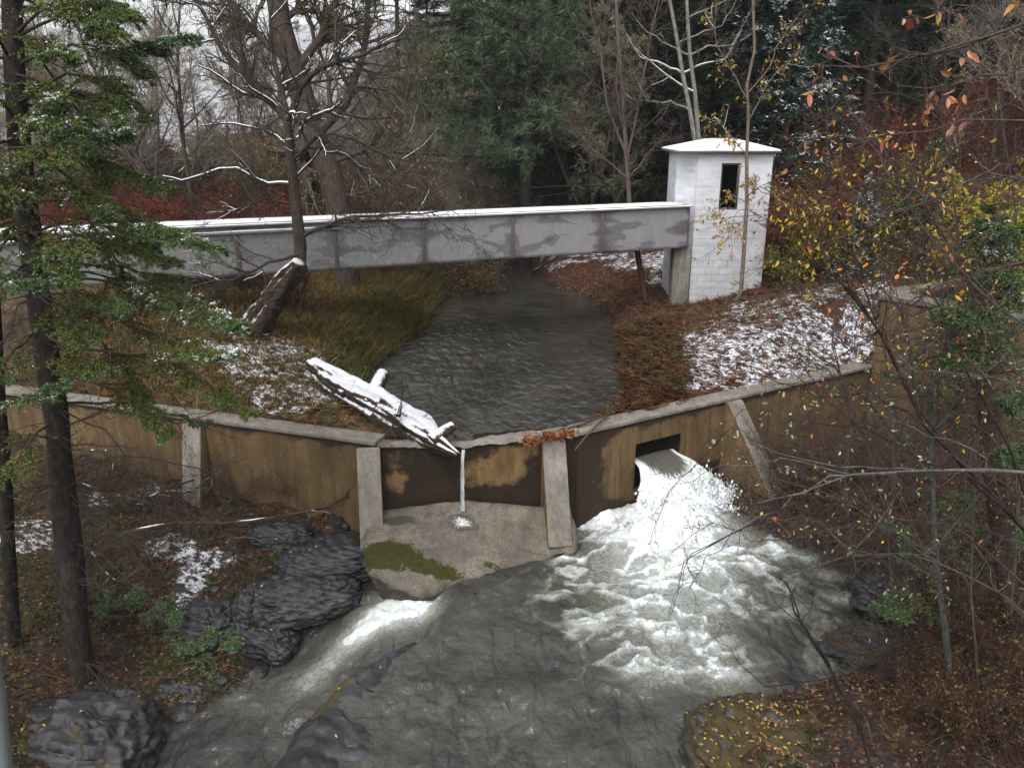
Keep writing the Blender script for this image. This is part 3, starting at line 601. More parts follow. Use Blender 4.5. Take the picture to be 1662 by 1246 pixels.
# pier and prop under the flume
q = W(1102, 488, .75); 
pl = Y(1093, 420, FR[1]+.15); pw = (Y(1112, 420, FR[1]+.15)-pl)[0]+.15
pier = mesh_obj("pier", *boxes([box8((pl[0], FR[1]+.1), (pw, 0), (0, .5), zb-.003+.8, -.8+.0)]), concrete("pier_concrete", (.22, .205, .18), (.08, .07, .06)), None, attrs=None)
tag(bevel(pier, .015), "square weathered concrete pier under the right end of the flume", "pier")
pt = np.array([Y(1033, 402, FR[1]+.3), Y(1048, 490, FR[1]+.1)]); pt = np.array([pt[0], pt[0]*.5+pt[1]*.5, pt[1]]); pt[0, 2] = zb
t = NT("rust_mat"); v = t.geo(); t.P(Base_Color=t.mix(t.noise(v, 12, 5, .7), (.025, .015, .012), (.07, .03, .02)), Roughness=.7); RUST = t.m
Vt, Ft = tubes(pt[None], np.full((1, 3), .085), 8); Vq, Fq = boxes([box8((pt[0, 0]-.14, pt[0, 1]-.14), (.28, 0), (0, .28), .03, zb-.032)])
mm = Mix(); mm.add(Vt, Ft); mm.add(Vq, Fq)
tag(mm.build("prop_post", RUST), "leaning rusty steel prop with a head plate beneath the flume, left of the concrete pier", "post")

# ================================================================ gatehouse
tw = empty("gatehouse", (0, 0, 0)); TY = FR[1] + .25
x0 = Y(1127, 350, TY)[0]; x1 = Y(1246, 350, TY)[0]; TWZ0 = .3; TWZ1 = W(0, 0, 0)[2]*0 + Y(1180, 249, TY)[2]; TD = 2.25
xl = x0
tw.location = ((x0+x1)/2, TY+TD/2, .7); tag(tw, "white painted block gatehouse with a snowy hipped roof at the end of the flume", "gatehouse")
t = NT("paint_block_mat"); v = t.geo(); vb = t.n("Mapping", {"Vector": t.attr("bk", True), "Scale": (1, 1, 1)})
br = t.n("TexBrick", {"Vector": vb, "Color1": (1, 1, 1), "Color2": (.93, .93, .93), "Mortar": (.2, .2, .2), "Scale": 1.0, "Mortar Size": .012, "Mortar Smooth": .6, "Brick Width": .42, "Row Height": .205, "Bias": 0.0})
hgt = t.n("SeparateXYZ", {0: t.geo()}).node.outputs["Z"]
wear = t.math('ADD', t.math('MULTIPLY', t.math('SUBTRACT', t.noise(t.geo((1, 1, 2.2)), 1.9, 6, .7), .5), 2.2), t.ramp(t.math('MULTIPLY', hgt, .2), [(.12, 1.0), (.45, .6), (.8, .18)]))
brk = t.n("RGBToBW", {0: br})
c = t.mix(t.math('MULTIPLY', wear, .8, clamp=True), (.60, .62, .66), (.34, .34, .35))
c = t.mix(t.math('MULTIPLY', t.math('SUBTRACT', 1.0, brk, clamp=True), t.ramp(wear, [(.2, .08), (.7, .85)])), c, (.27, .26, .26))
c = t.mix(t.ramp(t.noise(t.geo((6, 6, .6)), 2.5, 5, .7), [(.6, 0.0), (.8, .35)]), c, (.35, .34, .33))
t.P(Base_Color=c, Roughness=.6, Normal=t.bump(brk, .5, .012)); BLK = t.m
wx0, wx1 = Y(1169, 300, TY)[0], Y(1200, 300, TY)[0]; wz1, wz0 = Y(1185, 265, TY)[2], Y(1185, 341, TY)[2]
# front wall as a grid of 9 panels minus the window, others single; real wall thickness
def wall_panel(M_, o, ud, L, z0, z1, hole=None, uoff=0):
    us = [0, L] if hole is None else [0, hole[0], hole[1], L]; zs = [z0, z1] if hole is None else [z0, hole[2], hole[3], z1]
    for a in range(len(us)-1):
        for b in range(len(zs)-1):
            if hole is not None and a == 1 and b == 1: continue
            V = [v3(o+ud*us[a], zs[b]), v3(o+ud*us[a+1], zs[b]), v3(o+ud*us[a+1], zs[b+1]), v3(o+ud*us[a], zs[b+1])]
            M_.add(V, [[0,1,2,3]], [(uoff+us[a], zs[b], 0), (uoff+us[a+1], zs[b], 0), (uoff+us[a+1], zs[b+1], 0), (uoff+us[a], zs[b+1], 0)])
T_ = Mix(); ex = np.array([1., 0]); ey = np.array([0, 1.])
LW = x1-x0
def ring(zlo, zhi):
    wall_panel(T_, np.array([x0, TY]), ex, LW, zlo, zhi, (wx0-x0, wx1-x0, wz0, wz1))
    wall_panel(T_, np.array([x0, TY+TD]), -ey, TD, zlo, zhi, None, .1); wall_panel(T_, np.array([x1, TY]), ey, TD, zlo, zhi, None, .3); wall_panel(T_, np.array([x1, TY+TD]), -ex, LW, zlo, zhi)
ring(-.4, TWZ1)
r = .2                                          # reveals and inner faces
def rq(a, b, c_, d_): T_.add(np.array([a, b, c_, d_], float), [[0,1,2,3]], (.1, .1, 0))
rq((wx0,TY,wz0),(wx0,TY+r,wz0),(wx0,TY+r,wz1),(wx0,TY,wz1)); rq((wx1,TY,wz0),(wx1,TY,wz1),(wx1,TY+r,wz1),(wx1,TY+r,wz0)); rq((wx0,TY,wz0),(wx1,TY,wz0),(wx1,TY+r,wz0),(wx0,TY+r,wz0)); rq((wx0,TY,wz1),(wx0,TY+r,wz1),(wx1,TY+r,wz1),(wx1,TY,wz1))
o = mesh_obj("wall", np.concatenate(T_.V), T_.F, BLK, None)
at = o.data.attributes.new("bk", 'FLOAT_COLOR', 'POINT'); cc = np.ones((T_.n, 4), np.float32); cc[:, :3] = np.concatenate(T_.C); at.data.foreach_set("color", cc.ravel()); keep(o, tw)
t = NT("gate_interior_mat"); t.P(Base_Color=(.03, .028, .028), Roughness=.8); INT = t.m
ins = .2; V, F = boxes([box8((x0+ins, TY+ins), (LW-2*ins, 0), (0, TD-2*ins), TWZ1-.3-.0, .2)])
V2 = [(x0+ins,TY+ins,.5),(wx0,TY+ins,.5),(x1-ins,TY+ins,.5)]
inner = Mix()
def ip(a): inner.add(np.array(a, float), [[0,1,2,3]])
zi0, zi1 = .9, TWZ1-.02; xa, xb, ya, yb = x0+ins, x1-ins, TY+ins, TY+TD-ins
ip([(xa,ya,zi0),(xa,yb,zi0),(xa,yb,zi1),(xa,ya,zi1)]); ip([(xb,ya,zi0),(xb,ya,zi1),(xb,yb,zi1),(xb,yb,zi0)]); ip([(xa,yb,zi0),(xb,yb,zi0),(xb,yb,zi1),(xa,yb,zi1)]); ip([(xa,ya,zi0),(xb,ya,zi0),(xb,yb,zi0),(xa,yb,zi0)])
ip([(xa,ya,zi0),(wx0,ya,zi0),(wx0,ya,zi1),(xa,ya,zi1)]); ip([(wx1,ya,zi0),(xb,ya,zi0),(xb,ya,zi1),(wx1,ya,zi1)]); ip([(wx0,ya,zi0),(wx1,ya,zi0),(wx1,ya,wz0),(wx0,ya,wz0)]); ip([(xa,ya,zi1),(xb,ya,zi1),(xb,yb,zi1),(xa,yb,zi1)])
o = inner.build("interior_wall", INT); keep(o, tw)
wdw = keep(mesh_obj("window", *boxes([box8((wx0+.003, TY+.06), (.05, 0), (0, .06), wz1-wz0-.01, wz0+.003), box8((wx1-.053, TY+.06), (.05, 0), (0, .06), wz1-wz0-.01, wz0+.003), box8((wx0+.055, TY+.06), (wx1-wx0-.11, 0), (0, .06), .05, wz1-.055), box8((wx0+.055, TY+.06), (wx1-wx0-.11, 0), (0, .06), .05, wz0+.003)]), RIB, None), tw)
# roof: hip with a short ridge
ov = .17; xe0, xe1, ye0, ye1 = x0-.62, x1+ov, TY-ov, TY+TD+ov; rz1 = TWZ1+.62; ym = (ye0+ye1)/2; xr0, xr1 = Y(1153, 225, ym)[0], Y(1187, 225, ym)[0]
rz1 = Y(1170, 226, ym)[2]
def hip(z, dx, lift, thick):
    V = np.array([(xe0-dx, ye0-dx, z), (xe1+dx, ye0-dx, z), (xe1+dx, ye1+dx, z), (xe0-dx, ye1+dx, z), (xr0, ym, rz1+lift), (xr1, ym, rz1+lift)], float); V2 = V.copy(); V2[:, 2] += thick
    V = np.r_[V, V2]; F4 = np.array([[0,4,5,1],[2,5,4,3],[6,7,11,10],[8,9,10,11],[0,1,7,6],[1,2,8,7],[2,3,9,8],[3,0,6,9]]); F3 = np.array([[1,5,2],[3,4,0],[7,8,11],[9,6,10]]); return V, [F4, F3]
# the left (stream) side carries a narrower extra bay so the plan matches the wide roof
bay = Mix()
bx0 = Y(1095, 350, TY+.5)[0]
wall_panel(bay, np.array([bx0, TY+.62]), np.array([x0-bx0, -.55]), 1.0, -.4, TWZ1); wall_panel(bay, np.array([bx0, TY+TD-.4]), -ey, TD-1.02, -.4, TWZ1); wall_panel(bay, np.array([x0, TY+TD-.1]), np.array([bx0-x0, -.3]), 1.0, -.4, TWZ1)
o = mesh_obj("wall", np.concatenate(bay.V), bay.F, BLK, None); at = o.data.attributes.new("bk", 'FLOAT_COLOR', 'POINT'); cc = np.ones((bay.n, 4), np.float32); cc[:, :3] = np.concatenate(bay.C); at.data.foreach_set("color", cc.ravel()); keep(o, tw)
roof = mesh_obj("roof", *hip(TWZ1+.004, 0, 0, .05), RIB, None); keep(roof, tw)
sn = mesh_obj("roof_snow", *hip(TWZ1+.056, -.02, 0, .045), SNOWM, None); bevel(sn, .02, 3); keep(sn, tw)

# ================================================================ rocks
t = NT("wet_rock_mat"); v = t.geo(); wv = t.noise(v, 1.1, 4, .6, 2.2)
c = t.mix(t.ramp(wv, [(.35, 0.0), (.65, 1.0)]), (.014, .0145, .016), (.042, .043, .047))
c = t.mix(t.ramp(t.noise(v, 9, 6, .7, 1), [(.55, 0.0), (.75, .6)]), c, (.12, .10, .08))
mo = t.math('ADD', t.attr("moss"), t.math('MULTIPLY', t.math('SUBTRACT', t.noise(v, 3.2, 6, .75), .5), 1.3))
c = t.mix(t.ramp(mo, [(.5, 0.0), (.57, 1.0)]), c, t.mix(t.noise(v, 22, 3, .7), (.016, .014, .006), (.085, .062, .018)))
lay = t.noise(t.geo((1, 1, 3.5)), 3.6, 9, .78, 1.0)
t.P(Specular_IOR_Level=.42, Base_Color=c, Roughness=t.mix(t.ramp(mo, [(.5, 0.0), (.57, 1.0)]), t.mix(t.noise(v, 5, 4), (.16,)*3, (.5,)*3), (.85,)*3), Normal=t.bump(lay, .5, .045)); ROCK = t.m
def rock(c, r, label, seed=0, moss=0.0, amp=.28, sub=70, rot=0, name="rock", flat=1.0, mossf=None, cat="rock", group=None):
    th, ph = np.meshgrid(np.linspace(0, 2*np.pi, sub*2, endpoint=False), np.linspace(.02, np.pi-.02, sub), indexing='ij')
    n = np.stack([np.cos(th)*np.sin(ph), np.sin(th)*np.sin(ph), np.cos(ph)], -1)
    k = 1 + amp*(fbm(n[..., 0]*1.6+seed, n[..., 1]*1.6, n[..., 2]*1.6, 4, seed)-.5)*2 - amp*.9*np.abs(fbm(n[..., 0]*2.6+seed, n[..., 1]*2.6, n[..., 2]*5, 5, seed+3)-.5)*2 + .10*(np.abs(fbm(n[..., 0]*6, n[..., 1]*6, n[..., 2]*12, 4, seed+5)-.5)*-2+.3)
    p = np.sign(n)*np.abs(n)**.85*k[..., None]*np.array(r); ca, sa = math.cos(rot), math.sin(rot)
    h_ = .16*r[2]; q_ = (p[..., 2]+.22*p[..., 0]+.1*p[..., 1])/h_; fr_ = q_-np.floor(q_); st_ = (np.floor(q_)+sstep(.55, .95, fr_)-q_)*h_; p[..., 2] += st_*.85; p[..., :2] *= (1+.05*(fr_-.5))[..., None]
    V = np.stack([p[..., 0]*ca-p[..., 1]*sa, p[..., 0]*sa+p[..., 1]*ca, p[..., 2]], -1).reshape(-1, 3)
    nu, nv = sub*2, sub; i = (np.arange(nu)[:, None]*nv+np.arange(nv-1)[None]); j = ((np.arange(nu)[:, None]+1) % nu)*nv+np.arange(nv-1)[None]
    F = np.stack([i, i+1, j+1, j], -1).reshape(-1, 4)
    tops = np.array([np.arange(nu)*nv]).ravel(); 
    up = (V[:, 2]/r[2]); mv = moss*sstep(-.3, .6, up) if mossf is None else mossf(V+np.array(c)[None])
    V3_ = np.r_[V, [[0, 0, V[tops, 2].mean()]]]; F3 = np.stack([tops, np.roll(tops, -1), np.full(nu, len(V))], -1)
    o = mesh_obj(name, V3_, [F, F3], ROCK, None, attrs={"moss": np.r_[mv, 0]}, smooth=True); o.location = tuple(map(float, c))
    return tag(o, label, cat, group)
def rk(px, py, z, r, label, dz=0, **k): p = W(px, py, z); return rock((p[0], p[1], z+dz), r, label, **k)
rk(495,965,-2.25,(.95,.6,.40),"smooth dark wet rock bulging beside the white chute",seed=3,moss=.22,rot=.3,dz=-.05)
rk(415,985,-2.4,(.34,.55,.62),"upright slate-blue boulder with a rounded top, left of the swirled dark rock",seed=9,moss=.0,rot=-.1,amp=.15,dz=-.12)
rk(430,1030,-2.65,(.6,.36,.32),"dark swirled rock at the waterline below the upright boulder",seed=31,moss=.25,rot=-.3,dz=-.1)
rk(330,1010,-2.5,(.65,.5,.55),"grey boulder under the hemlock fronds on the left bank",seed=14,moss=.25,dz=-.15)
rk(545,905,-1.95,(1.05,.65,.35),"flat grey bedrock slab in front of the second buttress",seed=17,moss=.15,rot=.2,amp=.18,dz=-.02)
rk(455,870,-1.75,(.6,.3,.28),"low mossy rock behind the snow-dusted fallen branch",seed=22,moss=.35,dz=-.02)
rk(540,815,-1.45,(.75,.28,.22),"rounded rock ledge at the foot of the left dam wall",seed=24,moss=.2,dz=-.02)
rk(130,1190,-2.7,(1.15,.9,1.0),"large black shaded rock in the lower left corner",seed=28,moss=.42,amp=.22,dz=-.5)
rk(300,1120,-3.0,(.45,.35,.4),"small dark wet rock at the edge of the stream under the fronds",seed=35,dz=-.2)
# mossy leaf-strewn boulder bottom right
rk(1240,1210,-1.95,(1.05,.85,.62),"brown mossy boulder scattered with yellow leaves at the lower right waterline",seed=40,moss=.60,amp=.24,dz=-.25,rot=.2)
rk(1480,960,-1.6,(.9,.5,.4),"half-hidden grey rock behind the twigs on the right bank",seed=44,moss=.3,dz=-.1)
rk(1400,1050,-1.9,(.6,.4,.25),"low brown rock at the right edge of the pool",seed=47,moss=.5,dz=-.08)
# ridge of rock that splits the pool from the chute
rd = [W(a,b,z) for a,b,z in [(700,1040,-2.13),(625,1075,-2.06),(565,1105,-2.02),(520,1160,-2.04),(490,1225,-2.08),(470,1290,-2.13)]]
P_ = np.array(rd); s = np.linspace(0, 5, 90); P_ = np.stack([np.interp(s, np.arange(6), P_[:, i]) for i in range(3)], -1); m = 40; u = np.linspace(-1, 1, m)
D_ = np.gradient(P_, axis=0)[:, :2]; D_ /= np.linalg.norm(D_, axis=1, keepdims=True); Nn = np.stack([-D_[:, 1], D_[:, 0]], -1)
side_r = np.sign((W(900,1150,-2.4)[:2]-P_[40, :2]) @ Nn[40])
wdt = np.interp(s, [0, 1, 2, 3, 4, 5], [.12, .25, .42, .6, .7, .7])
wdt = wdt*(.85+.6*fbm(s*1.9, s*0, oct=3, seed=58))
q = P_[:, None, :2] + (Nn*side_r)[:, None]*(u[None, :, None]*wdt[:, None, None]+.18*wdt[:, None, None])
zz = P_[:, None, 2] + .09 - .16*np.clip(u, 0, 1)[None]**1.5*1.6 - 1.1*np.clip(-u, 0, 1)[None]**2.2 + (fbm(q[..., 0]*2.2, q[..., 1]*2.2, seed=52)-.5)*.24 + (fbm(q[..., 0]*8, q[..., 1]*8, seed=53)-.5)*.04
zz[:8] -= np.linspace(.25, 0, 8)[:, None]
mo_ = (1.0*np.exp(-((u+.25)/.22)**2))[None]*np.interp(s, [0, 1, 3, 3.6, 5], [.5, .85, .8, .2, .1])[:, None]
tag(mesh_obj("rock_ledge", np.concatenate([q, zz[..., None]], -1), grid_faces(90, m), ROCK, None, attrs={"moss": mo_.ravel()}, smooth=True), "smooth grey rock ledge with a green moss rim dividing the pool from the chute", "rock ledge")
rk(655,1000,-2.6,(.3,.2,.22),"black wet rock lip where the pool spills into the chute",seed=60,dz=-.05) if False else None

# ================================================================ logs, stump, post
t = NT("bark_mat"); v = t.geo(); 
c = t.mix(t.noise(t.geo((1, 1, .3)), 16, 6, .7), t.attr("Col", True), (.02, .014, .012)); c = t.mix(snow_mask(t, .62, .70, v, 6), c, SNOW)
t.P(Base_Color=c, Roughness=.85, Normal=t.bump(t.noise(v, 28, 5, .7), .8, .02)); BARKS = t.m
t = NT("bark_plain_mat"); v = t.geo()
c = t.mix(1.0, t.attr("Col", True), t.ramp(t.noise(t.geo((1, 1, .3)), 17, 6, .78), [(.3, .25), (.7, 1.7)]), 'MULTIPLY'); c = t.mix(t.ramp(t.noise(v, 4, 5, .7), [(.52, 0.0), (.68, .5)]), c, (.075, .08, .06))
t.P(Base_Color=c, Roughness=.85, Normal=t.bump(t.noise(t.geo((1, 1, .3)), 20, 5, .75), 1.0, .04)); BARK = t.m
t = NT("log_mat"); v = t.geo()
c = t.mix(t.ramp(t.noise(t.geo((1, 1, 2)), 11, 6, .75), [(.3, 0.0), (.7, 1.0)]), (.10, .07, .05), (.018, .012, .010)); sm_ = t.ramp(t.math('ADD', t.math('MULTIPLY', t.upness(), .45), t.math('MULTIPLY', t.noise(v, 6, 8, .8), .65)), [(.55, 0.0), (.59, .4), (.65, 1.0)])
t.P(Base_Color=t.mix(sm_, c, SNOW), Roughness=.8, Normal=t.bump(t.math('ADD', t.noise(v, 9, 6, .75), t.noise(t.geo((1, 1, 4)), 3, 4)), 1.0, .10)); LOGM = t.m
def rough_tube(pts, rad, k=22, n=60, amp=.25, seed=0, sx=1.0):
    pts = np.asarray(pts, float); a = np.linspace(0, len(pts)-1, n); P = np.stack([np.interp(a, np.arange(len(pts)), pts[:, i]) for i in range(3)], -1); R = np.interp(a, np.arange(len(rad)), rad)
    V, F = tubes(P[None], R[None], k); c = np.repeat(P, k, 0); d = V-c; L = np.linalg.norm(d, axis=1, keepdims=True)+1e-9; u = d/L
    V = c + d*(1+amp*(fbm(u[:, 0]*1.6+np.repeat(a, k)*.6, u[:, 1]*1.6+u[:, 2]*1.6, np.repeat(a, k)*.8, 4, seed)-.5)*2 + amp*.4*(fbm(u[:, 0]*5, u[:, 2]*5+u[:, 1]*4, np.repeat(a, k)*.7, 3, seed+2)-.5)*2)[:, None]
    caps = [np.arange(k)[None, ::-1], (np.arange(k)+(n-1)*k)[None]]
    return V, [F]+caps
lg = [W(505,600,.62), W(565,636,.42), W(628,668,.26), W(690,705,.14), W(745,738,.05)]
M_ = Mix(); M_.add(*rough_tube(lg, [.22, .33, .38, .28, .05], amp=.6, seed=4, k=60, n=170)); 
log = M_.build("driftwood_log", LOGM, smooth=True); tag(log, "thick snow-covered dead log lying across the left end of the spillway crest", "log")
for (a, b_, rr) in [((W(596,660,.35)), W(622,606,.8), (.18, .14)), (W(700,716,.18), W(736,690,.4), (.14, .09)), (W(645,675,.5), W(652,652,.72), (.07, .02)), (W(560,640,.5), W(533,612,.62), (.09,.05))]:
    V, F = rough_tube([a, (a+b_)/2, b_], [rr[0], (rr[0]+rr[1])/2, rr[1]], k=12, n=14, amp=.2, seed=7); br_ = Mix(); br_.add(V, F); br_.build("branch_stub", LOGM, log, smooth=True)
# leaning broken trunk
b0 = G(412, 545); yb = b0[1]; M_ = Mix(); M_.add(*rough_tube([b0-np.array([.05,0,.3]), b0+np.array([0.02,0,.1]), Y(437,490,yb-.05), Y(463,455,yb-.1), Y(488,428,yb-.15)], [.40,.30,.25,.22,.17], amp=.6, seed=11, k=44, n=110))
tag(M_.build("broken_trunk", LOGM, smooth=True), "leaning broken dark trunk with snow on top on the left bank", "dead trunk")
# broken snag right
yb = 9.2; M_ = Mix(); M_.add(*rough_tube([Y(1655,1110,yb), Y(1630,900,yb), Y(1612,760,yb), Y(1600,640,yb+.1), Y(1592,612,yb+.1)], [.13,.12,.115,.11,.06], amp=.25, seed=13, k=18, n=60))
tag(M_.build("broken_trunk", LOGM, smooth=True), "upright broken snag with a splintered top among the right-hand shrubs", "dead trunk")
# metal post bottom left
a = Y(-32, 930, 3.6); b_ = Y(8, 1290, 3.3)
t = NT("post_mat"); t.P(Base_Color=(.15, .18, .17), Roughness=.45, Metallic=.3); V, F = tubes(np.array([[a, (a+b_)/2, b_]]), np.full((1, 3), .052), 16)
mm = Mix(); mm.add(V, [F, np.arange(16)[None]]); tag(mm.build("rail_post", t.m, smooth=True), "grey-green metal post cut by the lower left edge of the view", "post")
# ================================================================ plant toolkit (vectorised)
def unit(v): return v/(np.linalg.norm(v, axis=-1, keepdims=True)+1e-9)
def grow(rng, P0, D0, L, n, wob=.12, grav=0.0, zcurve=0.0):
    P0 = np.asarray(P0, float); D = unit(np.asarray(D0, float)); B = len(P0); L = np.broadcast_to(L, (B,)); P = np.empty((B, n, 3)); P[:, 0] = P0; st = (L/(n-1))[:, None]
    for i in range(1, n):
        D = unit(D + rng.normal(0, wob, (B, 3)) + np.array([0, 0, grav + zcurve*i/n])); P[:, i] = P[:, i-1] + D*st
    return P
def at_t(P, t):
    B, n, _ = P.shape; x = t*(n-1); i = np.minimum(x.astype(int), n-2); f = (x-i)[..., None]
    b = np.arange(B)[:, None] if t.ndim == 2 else np.arange(B); a, c = P[b, i], P[b, i+1]; return a*(1-f)+c*f, unit(c-a)
def spawn(rng, P, R, cnt, t0, t1, a0, a1, flat=0.0):
    B = len(P); t = rng.uniform(t0, t1, (B, cnt)); pos, tan = at_t(P, t); r = np.take_along_axis(np.broadcast_to(R, P.shape[:2]), np.minimum((t*(P.shape[1]-1)).astype(int), P.shape[1]-1), 1)
    pos = pos.reshape(-1, 3); tan = tan.reshape(-1, 3); rnd = rng.normal(0, 1, pos.shape); rnd[:, 2] *= (1-flat)
    perp = unit(rnd - (rnd*tan).sum(1, keepdims=True)*tan); a = rng.uniform(a0, a1, len(pos))[:, None]
    return pos, tan*np.cos(a)+perp*np.sin(a), r.reshape(-1), t.reshape(-1)
def taper(B, n, r0, r1): return np.asarray(r0)[:, None]*np.linspace(1, r1, n)[None] if np.ndim(r0) else np.full((B, 1), r0)*np.linspace(1, r1, n)[None]
def kites(rng, pos, d, ln, wd, fold=.25, nrm_up=None):
    """one folded diamond leaf/blade per position: V (N*4,3), F (N,4)"""
    N = len(pos); d = unit(d); r = rng.normal(0, 1, (N, 3)); 
    if nrm_up is not None: r = np.array([0, 0, 1.])*nrm_up + r*(1-nrm_up)
    s = unit(np.cross(d, r)); u = np.cross(s, d); ln = np.broadcast_to(ln, (N,))[:, None]; wd = np.broadcast_to(wd, (N,))[:, None]
    V = np.stack([pos, pos+d*ln*.45+s*wd*.5+u*wd*fold, pos+d*ln, pos+d*ln*.45-s*wd*.5+u*wd*fold], 1)
    return V.reshape(-1, 3), np.arange(N*4).reshape(N, 4)
def ovals(rng, pos, d, ln, wd):
    N = len(pos); d = unit(d); s = unit(np.cross(d, rng.normal(0, 1, (N, 3)))); u = np.cross(s, d); ln = np.broadcast_to(ln, (N,))[:, None]; wd = np.broadcast_to(wd, (N,))[:, None]; f = .22
    V = np.stack([pos, pos+d*ln*.28+s*wd*.42+u*wd*f, pos+d*ln*.65+s*wd*.38+u*wd*f*.8, pos+d*ln-u*wd*.15, pos+d*ln*.65-s*wd*.38+u*wd*f*.8, pos+d*ln*.28-s*wd*.42+u*wd*f], 1)
    i = np.arange(N)*6; return V.reshape(-1, 3), np.concatenate([np.stack([i, i+1, i+2, i+3], -1), np.stack([i, i+3, i+4, i+5], -1)])
def vary(rng, N, cols, w=None, per=4, jit=.18):
    cols = np.array(cols, float); c = cols[rng.choice(len(cols), N, p=w)]*(1+rng.normal(0, jit, (N, 1))); return np.repeat(np.clip(c, .004, .95), per, 0)
t = NT("leaf_mat"); cl = t.attr("Col", True); t.P(Base_Color=cl, Roughness=.6)
tr_ = t.n("BsdfTranslucent", {"Color": cl}); mx = t.t.nodes.new("ShaderNodeMixShader"); mx.inputs[0].default_value = .22
t.t.links.new(t.b.outputs[0], mx.inputs[1]); t.t.links.new(tr_, mx.inputs[2]); t.t.links.new(mx.outputs[0], t.out.inputs[0]); LEAF = t.m
t = NT("needle_mat"); t.P(Base_Color=t.attr("Col", True), Roughness=.65); NEED = t.m
t = NT("twig_mat"); c = t.mix(t.ramp(t.upness(), [(.75, 0.0), (.9, .0)]), t.attr("Col", True), SNOW); t.P(Base_Color=c, Roughness=.8); TWIG = t.m
def tree_root(name, base, label, cat, group): o = empty(name, base); return tag(o, label, cat, group)
def attach(o, root): o.parent = root; return o
BRN = np.array([.055, .042, .034]); GRY = np.array([.10, .09, .08])
def bare_tree(seed, H=11, r0=.16, limbs=14, spread=.42, bark=BRN, twigc=(.085, .062, .045), leafcols=None, leafn=0, leafsz=.05, path=None, dens=(7, 6, 5), t0=.25, droop=0., lean=(0, 0), multi=1, snowy=False, rad=None, upb=.05, lenk=.42, minr=.006):
    """returns (trunk mix, crown mix) around the origin, z up"""
    rng = np.random.default_rng(seed); T = Mix(); C = Mix()
    if path is None:
        n = 12; P0 = np.zeros((multi, 3)); P0[:, :2] = rng.normal(0, .12*(multi > 1), (multi, 2)); D0 = np.array([[lean[0], lean[1], 1.]]).repeat(multi, 0) + rng.normal(0, .2*(multi > 1), (multi, 3))*[1, 1, 0]
        tr = grow(rng, P0, D0, H, n, .06, .04)
    else:
        pp = np.asarray(path, float); a = np.linspace(0, len(pp)-1, 14); tr = np.stack([np.interp(a, np.arange(len(pp)), pp[:, i]) for i in range(3)], -1)[None]; n = 14; H = np.linalg.norm(np.diff(pp, axis=0), axis=1).sum(); multi = 1
        tr[0, 1:-1] += rng.normal(0, r0*.25, (12, 3))
    R = taper(multi, n, r0, .12) if rad is None else np.interp(np.linspace(0, len(rad)-1, n), np.arange(len(rad)), rad)[None]
    V, F = tubes(tr, R, 9); T.add(V, F, bark)
    p, d, r, t_ = spawn(rng, tr, R, limbs, t0, .98, .5, 1.2); L1 = H*lenk*(1.15-t_)*rng.uniform(.6, 1.15, len(p)); d[:, 2] += .25
    P1 = grow(rng, p, d, L1, 8, .13, upb-droop*.4); R1 = taper(len(p), 8, np.minimum(r*.6, .012+L1*.018), .25); V, F = tubes(P1, R1, 5); T.add(V, F, bark*1.1)
    p, d, r, t_ = spawn(rng, P1, R1, dens[0], .15, 1., .4, 1.0); L2 = np.repeat(L1, dens[0])*(.25+.3*(1-t_))*rng.uniform(.5, 1.2, len(p))
    P2_ = grow(rng, p, d, L2, 6, .16, upb-droop); R2 = taper(len(p), 6, np.maximum(r*.55, minr*1.3), .4); V, F = tubes(P2_, R2, 4); C.add(V, F, np.array(twigc)*.8)
    p, d, r, t_ = spawn(rng, P2_, R2, dens[1], .1, 1., .4, 1.0); L3 = np.repeat(L2, dens[1])*(.35+.3*(1-t_))*rng.uniform(.5, 1.2, len(p))
    P3 = grow(rng, p, d, L3, 4, .18, upb-droop); R3 = taper(len(p), 4, np.maximum(r*.6, minr), .55); V, F = tubes(P3, R3, 3); C.add(V, F, vary(rng, len(p), [twigc], per=12))
    last = P3
    if dens[2]:
        p, d, r, t_ = spawn(rng, P3, R3, dens[2], .1, 1., .4, 1.0); L4 = np.repeat(L3, dens[2])*.6*rng.uniform(.5, 1.3, len(p))
        P4 = grow(rng, p, d, np.maximum(L4, .06), 3, .2, upb-droop*1.5); R4 = taper(len(p), 3, np.full(len(p), minr*.75), .6); V, F = tubes(P4, R4, 3); C.add(V, F, vary(rng, len(p), [twigc], per=9)); last = P4
    if leafn:
        tt = rng.uniform(.1, 1, (len(last), 1)); pos, tan = at_t(last, tt); pos = pos[:, 0]; tan = tan[:, 0]; pick = rng.choice(len(pos), min(leafn, len(pos)), replace=False)
        dd = tan[pick]*.5 + rng.normal(0, .6, (len(pick), 3)) - np.array([0, 0, .5]); V, F = kites(rng, pos[pick], dd, rng.uniform(.7, 1.3, len(pick))*leafsz, rng.uniform(.35, .55, len(pick))*leafsz)
        leaves = (V, F, vary(rng, len(pick), leafcols))
    else: leaves = None
    if snowy:      # lying snow: thin white ridges on top of limbs
        for PP, RR, q in ((P1, R1, .75), (P2_, R2, .35), (P3, R3, .12)):
            k = rng.random(len(PP)) < q; A = PP[k]; n0 = A.shape[1]; a = rng.integers(0, max(1, n0-3)); A = A[:, a:]; rr = RR[k][:, a:]
            Ps = A.copy(); Ps[..., 2] += rr*.9+.002; V, F = tubes(Ps, rr*.75+.004, 4); C.add(V, F, SNOW)
    return T, C, leaves
